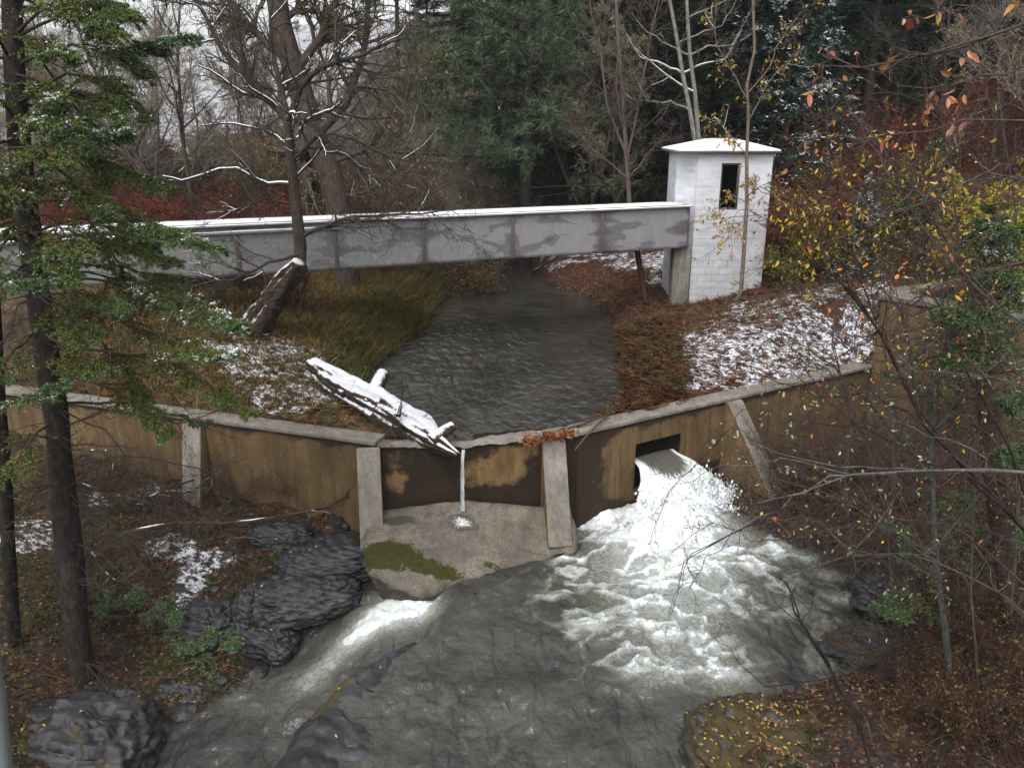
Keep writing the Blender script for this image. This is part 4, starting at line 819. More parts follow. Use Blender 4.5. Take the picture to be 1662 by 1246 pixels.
def put_tree(name, base, parts, label, cat, group=None, trunk_mat=None):
    root = tree_root(name, base, label, cat, group); T, C, leaves = parts; b = np.array(base, float)
    attach(T.build("trunk", trunk_mat or BARK), root); attach(C.build("crown", TWIG), root)
    if leaves: attach(mesh_obj("leaves", leaves[0], leaves[1], LEAF, None, cols=leaves[2]), root)
    return root
def dup(root, loc, rz=0, sc=1.0, label=None, group=None):
    r = root.copy(); COL.objects.link(r); r.location = tuple(float(c) for c in loc); r.rotation_euler = (0, 0, rz); r.scale = (sc,)*3 if np.ndim(sc) == 0 else sc
    if label: r["label"] = label
    if group: r["group"] = group
    for ch in list(root.children):
        c = ch.copy(); COL.objects.link(c); c.parent = r
        for g in ch.children: d_ = g.copy(); COL.objects.link(d_); d_.parent = c
    return r
GREENS = [(.018, .038, .016), (.028, .05, .018), (.014, .028, .014), (.04, .055, .02)]
def conifer(seed, H=12, rad=2.6, boughs=80, twigs=16, blades=9, cols=GREENS, bl=.16, bw=.045, r0=.17, t0=.08, droop=.25, snow=0.0, tuft=False, bark=(.04, .032, .027), dead=.12, shape=.8, up=.1):
    rng = np.random.default_rng(seed); T = Mix(); C = Mix()
    tr = grow(rng, np.zeros((1, 3)), np.array([[0, 0, 1.]]), H, 14, .015, 0); R = taper(1, 14, r0, .08); V, F = tubes(tr, R, 9); T.add(V, F, bark)
    t_ = np.sort(rng.uniform(t0, .985, boughs)); pos, _ = at_t(np.repeat(tr, boughs, 0), t_); az = np.arange(boughs)*2.4+rng.normal(0, .3, boughs)
    L = rad*(1-t_)**shape*rng.uniform(.65, 1.15, boughs)+.12; d = np.stack([np.cos(az), np.sin(az), up+.45*t_-.1*(1-t_)], -1)
    P1 = grow(rng, pos, d, L, 7, .05, -droop*.35, droop*.45); R1 = taper(boughs, 7, np.minimum(.01+L*.012, r0*.4), .3); V, F = tubes(P1, R1, 4); T.add(V, F, np.array(bark)*.9)
    # dead lower twigs
    p, dd, r, tt = spawn(rng, P1, R1, twigs, .18, 1., .55, 1.05, flat=.75); Ls = np.repeat(L, twigs)*(.20+.30*(1-tt))*rng.uniform(.6, 1.2, len(p)); dd[:, 2] -= .12
    P2_ = grow(rng, p, dd, Ls, 4, .08, -.05); V, F = tubes(P2_, taper(len(p), 4, np.full(len(p), .009), .5), 3); C.add(V, F, (.03, .025, .02))
    liv = rng.random(len(p)) > dead*(1+2*(np.repeat(t_, twigs) < .25)); P2_ = P2_[liv]; bt_ = np.repeat(t_, twigs)[liv]
    if tuft:
        tt = rng.uniform(.35, 1, (len(P2_), 3)); q, tan = at_t(P2_, tt); q = q.reshape(-1, 3); tan = tan.reshape(-1, 3); q = np.repeat(q, blades, 0); tan = np.repeat(tan, blades, 0)
        dd = tan*.6 + rng.normal(0, .75, q.shape)+np.array([0, 0, .15]); ln = bl*rng.uniform(.7, 1.2, len(q))
    else:
        tt = rng.uniform(0, 1, (len(P2_), blades)); q, tan = at_t(P2_, tt); q = q.reshape(-1, 3); tan = tan.reshape(-1, 3)
        s = unit(np.cross(tan, np.array([0, 0, 1.]))); sg = rng.choice([-1, 1], len(q))[:, None]
        dd = tan*.8 + s*sg*.75 + rng.normal(0, .25, q.shape) - np.array([0, 0, .12]); ln = bl*rng.uniform(.6, 1.3, len(q))
    V, F = kites(rng, q, dd, ln, bw*rng.uniform(.7, 1.3, len(q)), nrm_up=.55)
    c = vary(rng, len(q), cols, jit=.22).reshape(-1, 4, 3)
    if snow > 0:
        sn = (fbm(q[:, 0]*2.2+seed, q[:, 1]*2.2, q[:, 2]*2.2, 3, seed) > 1-snow-.28) & (rng.random(len(q)) < .55); c[sn] = np.array(SNOW)*.85
    C.add(V, F, c.reshape(-1, 3)); return T, C, None
def put_conifer(name, base, parts, label, cat, group=None):
    root = tree_root(name, base, label, cat, group); attach(parts[0].build("trunk", BARK), root); attach(parts[1].build("crown", NEED), root); return root
def bush(seed, H=1.8, stems=9, dens=(7, 4), twigc=(.08, .05, .04), leafcols=None, leafn=0, leafsz=.05, r0=.016, spread=.5):
    rng = np.random.default_rng(seed); M_ = Mix(); P0 = np.zeros((stems, 3)); P0[:, :2] = rng.normal(0, .15*H/2, (stems, 2)); D = np.c_[rng.normal(0, spread, (stems, 2)), np.ones(stems)]
    P1 = grow(rng, P0, D, H*rng.uniform(.6, 1.1, stems), 8, .09, .02); R1 = taper(stems, 8, r0, .3); V, F = tubes(P1, R1, 5); M_.add(V, F, np.array(twigc)*.8)
    p, d, r, t_ = spawn(rng, P1, R1, dens[0], .2, 1., .4, 1.1); P2_ = grow(rng, p, d, H*.35*(1.2-t_)*rng.uniform(.5, 1.2, len(p)), 5, .14, .03); V, F = tubes(P2_, taper(len(p), 5, r0*.4, .5), 4); M_.add(V, F, twigc)
    p, d, r, t_ = spawn(rng, P2_, np.full(P2_.shape[:2], .01), dens[1], .1, 1., .4, 1.1); P3 = grow(rng, p, d, H*.16*rng.uniform(.4, 1.3, len(p)), 3, .16, .0); V, F = tubes(P3, taper(len(p), 3, np.maximum(r0*.2, .003), .6), 3); M_.add(V, F, vary(rng, len(p), [twigc], per=9))
    leaves = None
    if leafn:
        tt = rng.uniform(.0, 1, (len(P3), max(1, round(leafn/len(P3))))); pos, tan = at_t(P3, tt); pos = pos.reshape(-1, 3); tan = tan.reshape(-1, 3)
        dd = tan*.6+rng.normal(0, .6, pos.shape)-np.array([0, 0, .25]); V, F = kites(rng, pos, dd, leafsz*rng.uniform(.6, 1.3, len(pos)), leafsz*.5*rng.uniform(.7, 1.3, len(pos))); leaves = (V, F, vary(rng, len(pos), leafcols))
    return M_, leaves
def put_bush(name, base, parts, label, cat, group=None):
    root = tree_root(name, base, label, cat, group); attach(parts[0].build("stems", TWIG), root)
    if parts[1]: attach(mesh_obj("leaves", parts[1][0], parts[1][1], LEAF, None, cols=parts[1][2]), root)
    return root
def at(px, y, dz=0): x = Y(px, 400, y)[0]; return (x, y, gz(x, y)+dz)

# ================================================================ background woods
used = set()
def place(proto, px, y, rz, sc, label, dz=-.15, x=None):
    b = at(px, y, dz) if x is None else (x, y, gz(x, y)+dz)
    if id(proto) not in used:
        used.add(id(proto)); proto.location = b; proto.rotation_euler = (0, 0, rz); proto.scale = (sc,)*3; proto["label"] = label; return proto
    return dup(proto, b, rz, sc, label)
DARK = [(.010, .022, .012), (.016, .032, .013), (.008, .016, .010), (.022, .036, .014)]
PINE = [(.075, .115, .06), (.10, .145, .07), (.05, .08, .045), (.12, .16, .085)]
gC = "dark conifers of the wood beyond the stream"; gB = "bare trees of the wood beyond the stream"
con = [put_conifer("conifer", (0,0,0), conifer(100+i, H=h, rad=r_, boughs=110, twigs=20, blades=22, cols=DARK, bl=.26, bw=.032, r0=.2, t0=.06), "x", "conifer", gC) for i, (h, r_) in enumerate([(15, 3.2), (17, 3.6), (13, 2.8)])]
rg = np.random.default_rng(5)
spots = [(905,37),(960,36),(1030,36),(1085,38),(1150,38),(880,43),(940,44),(1000,43),(1060,46),(1130,45),(1200,44),(1270,43),(1340,42),(1410,42),(1480,43),(1560,42),(1640,41),(820,50),(870,52),(930,53),(990,55),(1080,54),(1170,54),(1240,53),(1330,52),(1420,52),(1520,52),(1620,50),(1720,48),(1230,36),(850,64),(960,66),(1060,66),(1160,66),(1270,64),(1380,64),(1500,62),(1620,60),(1400,33),(1560,34),(1690,32),(1095,32.5),(1180,35),(1235,32),(1290,33.5),(1340,36),(1370,30.5),(1465,35),(700,50),(790,46),]
def rank_label(kind, i, px, y):
    where = "beside the pale birch stems" if 1050 < px < 1180 else "left of the tall shaggy pine" if px < 830 else "behind the tall shaggy pine" if px < 960 else "right of the tall shaggy pine" if px <= 1050 else "on the slope above the gatehouse" if px < 1330 else "high on the right-hand slope"
    depth = "front row" if y < 42 else "second row" if y < 50 else "third row" if y < 58 else "farthest row"
    return f"{kind} {where}, {depth}"
for i, (px, y) in enumerate(spots):
    place(con[i % 3], px+rg.normal(0, 8), y, rg.uniform(0, 6.3), rg.uniform(.8, 1.25), rank_label("dark conifer", i, px, y))
# tall shaggy white pine, and two farther ones against the sky
wp_ = put_conifer("white_pine", at(850, 33, -.2), conifer(201, H=19, rad=5.4, boughs=72, twigs=28, blades=24, cols=PINE, bl=.36, bw=.022, r0=.30, t0=.08, droop=.12, tuft=True, shape=.45, up=.12, dead=.25), "tall shaggy green white pine rising out of the frame behind the middle of the flume", "pine")
fp = put_conifer("white_pine", at(735, 47, -.2), conifer(202, H=22, rad=5.4, boughs=40, twigs=18, blades=11, cols=PINE, bl=.34, bw=.05, r0=.26, t0=.5, droop=.05, tuft=True, shape=.4, dead=.2), "slender pine with flat tiers of boughs against the white sky", "pine")
dup(fp, at(655, 56, -.2), 2.1, .95, "farther slender pine at the left of the flat-tiered one, against the sky")
# bare trees
TAN = [(.22, .19, .09), (.16, .13, .06), (.26, .22, .11)]
bt0 = []
for i, (h, ln_, tc) in enumerate([(12, 900, (.22, .195, .16)), (14, 0, (.22, .20, .18)), (10, 1800, (.24, .20, .13)), (13, 500, (.22, .19, .14))]):
    T, C, lv = bare_tree(300+i, H=h, r0=.105, limbs=17, twigc=tc, leafcols=TAN, leafn=ln_, leafsz=.12, dens=(8, 6, 4), t0=.15, minr=.008, bark=np.array([.085, .072, .062]), multi=1+(i % 2))
    bt0.append(put_tree("bare_tree", (0,0,0), (T, C, lv), "x", "bare tree", gB))
bs_ = [(20,27),(70,33),(120,26),(165,31),(205,37),(250,30),(285,42),(330,28),(365,35),(400,46),(430,30),(470,38),(520,40),(590,44),(650,47),(700,41),(760,32),(100,48),(250,55),(400,60),(540,58),(690,58),(0,38),(-60,30),(770,37),(170,42),(1010,31),(975,33),(1430,31),(1500,30),(1590,27),(1480,36),(1660,24)]
for i, (px, y) in enumerate(bs_):
    where = "far left beyond the spruce" if px < 180 else "above the left half of the flume" if px < 420 else "between the shaggy old trunk and the stream" if px < 660 else "by the bend of the stream" if px < 800 else "near the birch stems" if px < 1200 else "on the brushy slope right of the gatehouse"
    dep = "nearest row" if y < 33 else "middle row" if y < 45 else "farthest row"
    place(bt0[i % 4], px+rg.normal(0, 6), y, rg.uniform(0, 6.3), rg.uniform(.55, .85) if px < 780 else rg.uniform(.7, 1.0), f"thin bare grey-brown tree {where}, {dep}")
# undergrowth shrubs of the woods
bsh = {}
def shrub(key, **k):
    if key not in bsh: bsh[key] = [put_bush("shrub", (0,0,0), bush(400+len(bsh)*7+j, **k), "x", "shrub", None) for j in range(2)]
    return bsh[key]
shrub("red", H=2.3, stems=14, dens=(9, 6), twigc=(.15, .045, .03), leafcols=[(.13, .035, .02), (.10, .03, .018), (.16, .065, .028)], leafn=1600, leafsz=.09, r0=.02)
shrub("tan", H=2.0, stems=14, dens=(9, 6), twigc=(.13, .085, .05), leafcols=[(.20, .14, .05), (.14, .09, .035), (.10, .09, .03)], leafn=1500, leafsz=.08, r0=.018)
shrub("olive", H=2.0, stems=12, dens=(9, 6), twigc=(.07, .055, .03), leafcols=[(.15, .15, .03), (.10, .11, .025), (.24, .20, .04), (.07, .085, .02)], leafn=3200, leafsz=.085, r0=.016)
shrub("brown", H=2.4, stems=13, dens=(9, 6), twigc=(.07, .035, .03), leafcols=[(.07, .028, .018), (.10, .05, .022)], leafn=500, leafsz=.07, r0=.018)
shrub("yellow", H=2.6, stems=12, dens=(9, 6), twigc=(.09, .06, .03), leafcols=[(.42, .33, .03), (.34, .30, .04), (.25, .25, .04)], leafn=3400, leafsz=.10, r0=.018)
SH = []
for px in range(130, 520, 30): SH.append(("red", px+rg.normal(0, 8), 25.5+rg.uniform(0, 5), rg.uniform(.75, 1.1), "rust-red brush in the thicket behind the left part of the flume"))
for px in range(-20, 140, 40): SH.append(("red", px+rg.normal(0, 8), 22+rg.uniform(0, 5), rg.uniform(.75, 1.0), "rust-red brush seen through the spruce at far left"))
for px in range(520, 800, 32): SH.append(("tan", px+rg.normal(0, 8), 26+rg.uniform(0, 6), rg.uniform(.9, 1.4), "tan brush in the thicket above the middle of the flume"))
for px in range(540, 780, 60): SH.append(("brown", px+rg.normal(0, 8), 30+rg.uniform(0, 4), rg.uniform(1, 1.6), "brown brush by the bend of the stream"))
for px in range(230, 500, 34): SH.append(("brown" if px % 68 else "tan", px+rg.normal(0, 8), 20.3+rg.uniform(0, 1.5), rg.uniform(.5, .7), "dry brown brush growing under the left part of the flume"))
for px, y in [(1262,24.5),(1290,22.5),(1330,23),(1370,22),(1400,24),(1300,26),(1440,23),(1345,25.5)]: SH.append(("olive", px, y, rg.uniform(.8, 1.25), "olive leafy bush on the slope just right of the gatehouse"))
for px, y in [(1650,17),(1700,18.5),(1620,19.5)]: SH.append(("yellow", px, y, rg.uniform(1.0, 1.3), "bright yellow-green bush at the far right edge"))
for k in range(46): SH.append(("brown" if k % 3 else "red", rg.uniform(1270, 1720), rg.uniform(22, 36), rg.uniform(.8, 1.5), "reddish brown brush covering the slope behind the wing wall"))
for k in range(34): SH.append(("tan" if k % 3 else "brown", 150+k*19+rg.normal(0, 8), rg.uniform(31, 42), rg.uniform(1.3, 2.1), "tall tan brush filling the wood far behind the flume"))
for px, y in [(880,34),(930,33),(1060,31),(1100,30),(1145,29)]: SH.append(("brown", px, y, rg.uniform(.8, 1.2), "brown brush on the far bank between flume and dark conifers"))
for key, px, y, sc, lab in SH:
    pr = bsh[key][rg.integers(0, 2)]; o = place(pr, px, y, rg.uniform(0, 6.3), sc, lab, -.08); o["group"] = lab.split(" ", 1)[0] + " " + "brush thicket" if "brush" in lab else key + " bushes"
# small snow-dusted spruces on the slope
SPR = [(.025, .055, .04), (.035, .07, .045), (.018, .04, .028), (.05, .085, .05)]
sp1 = put_conifer("spruce", at(1305, 26.5, -.1), conifer(501, H=7.6, rad=2.3, boughs=80, twigs=18, blades=12, cols=SPR, bl=.12, bw=.03, r0=.09, t0=.05, snow=.17, droop=.2, shape=.9), "slender pointed spruce dusted with snow right of the gatehouse roof", "spruce")
dup(sp1, at(1255, 31, -.1), 2, 1.25, "taller spruce behind the snow-dusted pointed one, above the gatehouse")
dup(sp1, at(1185, 33, -.1), 1, 1.3, "dark spruce standing between birch stems and the slender spruce")
dup(sp1, at(1395, 21.5, -.1), 4, .38, "small low spruce sprig with snow in the olive bushes")
gs = put_conifer("spruce", at(1600, 15.5, -.3), conifer(502, H=5.4, rad=1.9, boughs=70, twigs=18, blades=14, cols=[(.05, .09, .025), (.035, .07, .02), (.07, .11, .035)], bl=.09, bw=.022, r0=.07, t0=.05, snow=.05), "bright green young hemlock behind the wing wall at the right edge", "hemlock")
dup(gs, at(1500, 20.5, -.1), 2, .7, "young green hemlock behind the wing wall corner")
# ================================================================ near and named trees
def rel(pts): p = np.array(pts, float); return p - p[0], p[0]
def px_path(pts, y0, dy=0):
    n = len(pts); return [Y(a, b, (y0+dy*i/(n-1)) if np.ndim(y0) == 0 else y0[i]) for i, (a, b) in enumerate(pts)]
SNB = BARKS
# live crooked tree with snow on its forks, rising beside the leaning trunk
g0 = G(424, 545); ya = g0[1]+.15
pth = [g0-np.array([0,0,.2])] + px_path([(446,490),(470,450),(486,425),(488,400),(482,350),(476,300),(470,235),(466,195)], ya)
p_, b_ = rel(pth)
limbs = []
def multi_limb(seed, trunk, lims, r0, rt, base, **k):
    """trunk + explicit limbs (lists of points, radius pairs), each sprouting twigs"""
    rng = np.random.default_rng(seed); T = Mix(); C = Mix(); allP = []
    V, F = rough_tube(trunk-base, np.linspace(r0, rt, len(trunk)), k=12, n=50, amp=.16, seed=seed); T.add(V, F, k.get("bark", BRN))
    for pts, ra, rb in lims:
        pts = np.asarray(pts, float)-base; a = np.linspace(0, len(pts)-1, 10); P = np.stack([np.interp(a, np.arange(len(pts)), pts[:, i]) for i in range(3)], -1); P[1:] += rng.normal(0, .02, (9, 3)); R = np.linspace(ra, rb, 10)
        V, F = tubes(P[None], R[None], 7); T.add(V, F, k.get("bark", BRN)); allP.append((P, R))
    P1 = np.stack([a for a, _ in allP]); R1 = np.stack([b for _, b in allP]); Ls = np.linalg.norm(np.diff(P1, axis=1), axis=2).sum(1)
    dn = k.get("dens", (9, 6, 4)); mr = k.get("minr", .005); tc = k.get("twigc", (.075, .058, .045)); dr = k.get("droop", 0.)
    p, d, r, t_ = spawn(rng, P1, R1, dn[0], .12, 1., .4, 1.1); L2 = np.repeat(Ls, dn[0])*k.get("l2", .38)*rng.uniform(.4, 1.1, len(p))
    P2_ = grow(rng, p, d, L2, 7, .15, .03-dr); R2 = taper(len(p), 7, np.maximum(r*.5, mr*1.3), .35); V, F = tubes(P2_, R2, 4); C.add(V, F, np.array(tc)*.8)
    p, d, r, t_ = spawn(rng, P2_, R2, dn[1], .1, 1., .4, 1.1); P3 = grow(rng, p, d, np.repeat(L2, dn[1])*.45*rng.uniform(.4, 1.2, len(p)), 5, .16, .02-dr); R3 = taper(len(p), 5, np.maximum(r*.6, mr), .5); V, F = tubes(P3, R3, 3); C.add(V, F, vary(rng, len(p), [tc], per=15))
    last = P3
    if dn[2]:
        p, d, r, t_ = spawn(rng, P3, R3, dn[2], .1, 1., .4, 1.1); P4 = grow(rng, p, d, np.repeat(L2, dn[1]*dn[2])*.18*rng.uniform(.4, 1.3, len(p)), 3, .18, 0-dr); V, F = tubes(P4, taper(len(p), 3, mr*.8, .6), 3); C.add(V, F, vary(rng, len(p), [tc], per=9)); last = P4
    if k.get("snow", 0):
        for PP, RR, q in ((P1, R1, k["snow"]), (P2_, R2, k["snow"]*.35), (P3, R3, k["snow"]*.1)):
            kk = np.where(rng.random(len(PP)) < q)[0]
            if len(kk): Ps = PP[kk].copy(); Ps[..., 2] += RR[kk]*.75+.003; V, F = tubes(Ps, RR[kk]*.55+.001, 5); C.add(V, F, SNOW)
    lv = None
    if k.get("leafn"):
        n_ = k["leafn"]; tt = rng.uniform(0, 1, (len(last), 1)); pos, tan = at_t(last, tt); pos = pos[:, 0]; tan = tan[:, 0]; pk = rng.choice(len(pos), min(n_, len(pos)), replace=False); z_ = k["leafsz"]
        V, F = ovals(rng, pos[pk], tan[pk]*.4+rng.normal(0, .5, (len(pk), 3))-np.array([0, 0, .6]), z_*rng.uniform(.55, 1.3, len(pk)), z_*.5*rng.uniform(.7, 1.2, len(pk))); lv = (V, F, vary(rng, len(pk), k["leafcols"], per=6))
    return T, C, lv
def L_(pts, y, ra, rb, dy=0.): return (px_path(pts, y, dy), ra, rb)
lim = [L_([(468,200),(440,165),(400,130),(365,90),(335,30),(300,-40)], ya, .085, .03, .4), L_([(466,195),(478,185),(488,205),(480,228)], ya-.2, .05, .03, -.3), L_([(468,195),(490,145),(508,118),(545,100),(590,88),(660,60)], ya, .08, .02, -.6),
 L_([(488,205),(510,190),(538,178),(560,165)], ya-.3, .045, .015, -.2), L_([(478,300),(430,300),(370,268),(300,295),(262,285)], ya, .05, .015, -.6), L_([(480,330),(430,322),(380,340),(330,350)], ya, .03, .01, -.3), L_([(488,385),(530,362),(590,352),(680,345),(740,340)], ya, .05, .012, -.8),
 L_([(472,240),(440,215),(380,200),(330,205)], ya, .03, .012, .3), L_([(490,410),(430,430),(390,450),(330,460),(280,470)], ya-.1, .04, .01, -.6), L_([(474,260),(520,215),(580,230),(640,255),(690,265)], ya, .04, .012, -.6), L_([(478,290),(520,245),(560,250),(600,285)], ya, .03, .01, .4), L_([(466,200),(455,140),(440,60),(445,-40)], ya, .06, .03, .4)]
put_tree("crooked_tree", b_, multi_limb(601, np.array(pth), lim, .17, .09, b_, snow=.5, dens=(16, 9, 5), minr=.0045, l2=.42, twigc=(.06, .052, .042)), "crooked bare tree with snow on its forked limbs in front of the flume", "bare tree")
# old shaggy trunk leaning behind the flume
yo = 23.5; ob = at(562, yo, -.3); tp_ = [np.array(ob)] + px_path([(548,330),(530,270),(512,225),(478,120),(455,40),(440,-60),(430,-160)], yo)
lim = [L_([(512,225),(490,250),(500,300),(515,345)], yo+.1, .16, .14), L_([(512,225),(560,170),(590,90),(600,-20)], yo, .16, .06), L_([(478,120),(520,60),(545,0),(560,-60)], yo, .14, .05), L_([(470,100),(420,60),(370,0),(340,-60)], yo, .13, .05), L_([(530,270),(600,240),(650,170),(690,120)], yo, .08, .03), L_([(500,190),(440,170),(400,110),(380,40)], yo, .08, .03), L_([(455,40),(500,0),(520,-60)], yo, .1, .05),L_([(548,320),(600,310),(640,280),(700,300)], yo, .05, .02)]
put_tree("old_tree", np.array(ob), multi_limb(611, np.array(tp_), lim, .38, .27, np.array(ob), bark=np.array([.075, .055, .045]), dens=(20, 10, 6), minr=.006, l2=.55, droop=.04, twigc=(.10, .08, .055), leafn=2500, leafsz=.10, leafcols=TAN), "massive old shaggy trunk leaning left behind the flume", "bare tree")
# pale birches left of the gatehouse roof
yb = 27.
for nm, pts, lab, sd_ in [("birch", [(1131,250),(1120,180),(1108,120),(1100,70),(1085,-10),(1075,-90)], "pale birch stem leaning left above the gatehouse roof", 621), ("birch", [(1136,250),(1128,150),(1120,90),(1116,30),(1112,-60)], "straighter birch stem beside the left-leaning one", 622)]:
    b_ = np.array(at(pts[0][0]+4, yb, -.2)); tp_ = [b_] + px_path(pts, yb); q = [pts[2], pts[3], pts[1], pts[2], pts[4]]; rg2 = np.random.default_rng(sd_)
    lim = [L_([a, (a[0]+s_*30, a[1]-15), (a[0]+s_*70, a[1]-30+rg2.normal(0, 12)), (a[0]+s_*95, a[1]-70)], yb, .035, .01) for a, s_ in zip(q, (-1, 1, -1, 1, -1))]
    put_tree("birch", b_, multi_limb(sd_, np.array(tp_), lim, .085, .045, b_, bark=np.array([.20, .19, .165]), dens=(8, 5, 3), minr=.006, snow=.35, twigc=(.12, .10, .09)), lab, "birch")
yb = 29.; pts = [(1022,330),(1016,240),(1010,150),(1003,60),(998,-40)]; b_ = np.array(at(1024, yb, -.2)); tp_ = [b_]+px_path(pts, yb)
lim = [L_([(1018,260),(1035,180),(1050,90),(1070,0)], yb, .05, .02), L_([(1016,250),(985,170),(975,80),(955,0)], yb, .05, .02), L_([(1020,290),(960,240),(920,200)], yb, .03, .01), L_([(1020,290),(1060,240),(1090,220)], yb, .03, .01), L_([(1018,240),(1000,150),(1005,50)], yb, .04, .02)]
put_tree("bare_tree", b_, multi_limb(625, np.array(tp_), lim, .10, .05, b_, bark=np.array([.13, .10, .09]), dens=(12, 7, 4), minr=.006, twigc=(.12, .085, .075), l2=.4), "slim pinkish-brown bare tree left of the birches, above the flume", "bare tree")
# sapling in front of the gatehouse with yellow leaves
ys = TY-.85; pts = [(1203,470),(1208,400),(1212,330),(1212,250),(1215,190),(1212,140),(1225,80),(1222,10),(1230,-60)]
b_ = np.array(at(1201, ys, -.15)); tp_ = [b_]+px_path(pts, ys)
YEL = [(.42, .26, .035), (.48, .34, .06), (.34, .17, .03), (.38, .30, .06)]
lim = [L_([(1212,330),(1190,318),(1172,330),(1160,345)], ys, .014, .005, -.3), L_([(1212,320),(1235,300),(1262,325),(1290,350),(1320,340)], ys, .02, .006, -.5), L_([(1213,250),(1180,215),(1160,190),(1150,200)], ys, .016, .006), L_([(1215,150),(1250,110),(1270,60),(1300,20)], ys, .022, .008), L_([(1212,160),(1185,110),(1160,60),(1165,0)], ys, .022, .008), L_([(1213,200),(1250,130),(1290,90)], ys, .02, .006), L_([(1212,340),(1200,365),(1170,385)], ys, .008, .003, -.3), L_([(1212,300),(1228,290),(1222,310)], ys, .01, .004, -.3), L_([(1215,230),(1190,240),(1178,228)], ys, .01, .004)]
put_tree("sapling", b_, multi_limb(631, np.array(tp_), lim, .062, .028, b_, bark=np.array([.17, .13, .105]), dens=(10, 6, 3), minr=.004, leafn=620, leafsz=.10, leafcols=YEL, twigc=(.12, .09, .07), snow=.2), "slender grey sapling with yellow leaves standing in front of the gatehouse", "sapling")

# ---------------------------------------------------------------- needle boughs seen close
OLD = [(.13, .11, .022), (.17, .13, .03), (.09, .10, .025), (.08, .045, .02)]; NEW = [(.07, .12, .05), (.10, .155, .065), (.05, .09, .035), (.13, .18, .11)]; MID = [(.10, .15, .035), (.13, .175, .045), (.07, .115, .03), (.16, .17, .035)]
def bough(M_, B_, rng, pts, r0=.022, sub=30, l2=.45, nb=17, bl=.034, bw=.009, snow=.0, old=.5, droop=.05, bright=1.0):
    pts = np.asarray(pts, float); a = np.linspace(0, len(pts)-1, 12); P = np.stack([np.interp(a, np.arange(len(pts)), pts[:, i]) for i in range(3)], -1); P[1:] += rng.normal(0, .012, (11, 3))
    R = np.linspace(r0, r0*.25, 12); V, F = tubes(P[None], R[None], 6); B_.add(V, F, (.045, .035, .028))
    tt = rng.beta(2.2, 1.1, (1, sub))*.85+.15; q, tan = at_t(P[None], tt); q, tan, tt = q[0], tan[0], tt[0]
    s = unit(np.cross(tan, [0, 0, 1.])); sg = rng.choice([-1, 1], sub)[:, None]; d = tan*.75+s*sg*rng.uniform(.3, 1.0, (sub, 1))+rng.normal(0, .15, (sub, 3)) - np.array([0, 0, .1])
    L2 = l2*(1.15-tt)*rng.uniform(.6, 1.3, sub)+.06; P2_ = grow(rng, q, d, L2, 6, .07, -droop); V, F = tubes(P2_, taper(sub, 6, .006, .4), 4); B_.add(V, F, (.05, .038, .03))
    k = 6; t3 = rng.uniform(.1, 1, (sub, k)); q3, tan3 = at_t(P2_, t3); q3 = q3.reshape(-1, 3); tan3 = tan3.reshape(-1, 3); s3 = unit(np.cross(tan3, [0, 0, 1.])); d3_ = tan3*.8+s3*rng.choice([-1, 1], len(q3))[:, None]*.7+rng.normal(0, .15, q3.shape)-np.array([0, 0, .08])
    L3 = np.repeat(L2, k)*.38*(1.2-t3.ravel()*.6); P3 = grow(rng, q3, d3_, L3, 4, .08, -droop); V, F = tubes(P3, taper(len(q3), 4, .0035, .5), 3); B_.add(V, F, (.05, .038, .03))
    allq = [P3, P2_[:, 1:]]; out = np.concatenate([1-np.repeat(1-tt, k)*(1.0)*(1-.4*t3.ravel()), tt])
    for PP, tip in zip((P3, P2_), (np.repeat(tt, k)*.55+t3.ravel()*.45, tt)):
        m = nb if PP is P3 else nb*2; t4 = rng.uniform(.0, 1.0, (len(PP), m)); q4, tan4 = at_t(PP, t4); q4 = q4.reshape(-1, 3); tan4 = tan4.reshape(-1, 3)
        d4 = tan4*1.0+rng.normal(0, .62, q4.shape)+np.array([0, 0, .18]); V, F = kites(rng, q4, d4, bl*rng.uniform(.7, 1.25, len(q4)), bw*rng.uniform(.7, 1.2, len(q4)))
        fresh = (np.repeat(tip, m)*.75+t4.ravel()*.35 + rng.normal(0, .12, len(q4))) ; c = np.where((fresh > old+.25)[:, None], np.array(NEW)[rng.integers(0, 4, len(q4))], np.where((fresh > old-.1)[:, None], np.array(MID)[rng.integers(0, 4, len(q4))], np.array(OLD)[rng.integers(0, 4, len(q4))]))*bright*(1+rng.normal(0, .2, (len(q4), 1)))
        if snow > 0:
            cl_ = fbm(q4[:, 0]*7, q4[:, 1]*7, q4[:, 2]*7, 3, 9); sn = (cl_ > .72-snow*.5) & (rng.random(len(q4)) < .5) & (d4[:, 2] > -.1); c[sn] = SNOW
        M_.add(V, F, np.repeat(np.clip(c, .004, .9), 4, 0))
rb = np.random.default_rng(77)
yt = 10.0; tb_ = np.array(G(132, 1090)); tb_[2] -= .2; yt = tb_[1]
tp_ = [tb_]+px_path([(128,1060),(118,960),(105,830),(92,690),(72,560),(55,430),(40,320),(28,200),(22,60),(15,-120),(10,-300)], yt)
sroot = tree_root("spruce", tb_, "big dark spruce on the left whose drooping boughs reach over the bank", "spruce", None)
def shift(M_, b): M_.V = [v-b for v in M_.V]; return M_
Tm = Mix(); V, F = rough_tube(np.array(tp_), [.21,.19,.18,.165,.155,.145,.14,.13,.12,.11,.095,.07], k=16, n=90, amp=.24, seed=5); Tm.add(V, F, (.034, .028, .025)); Nm = Mix(); Bm = Mix()
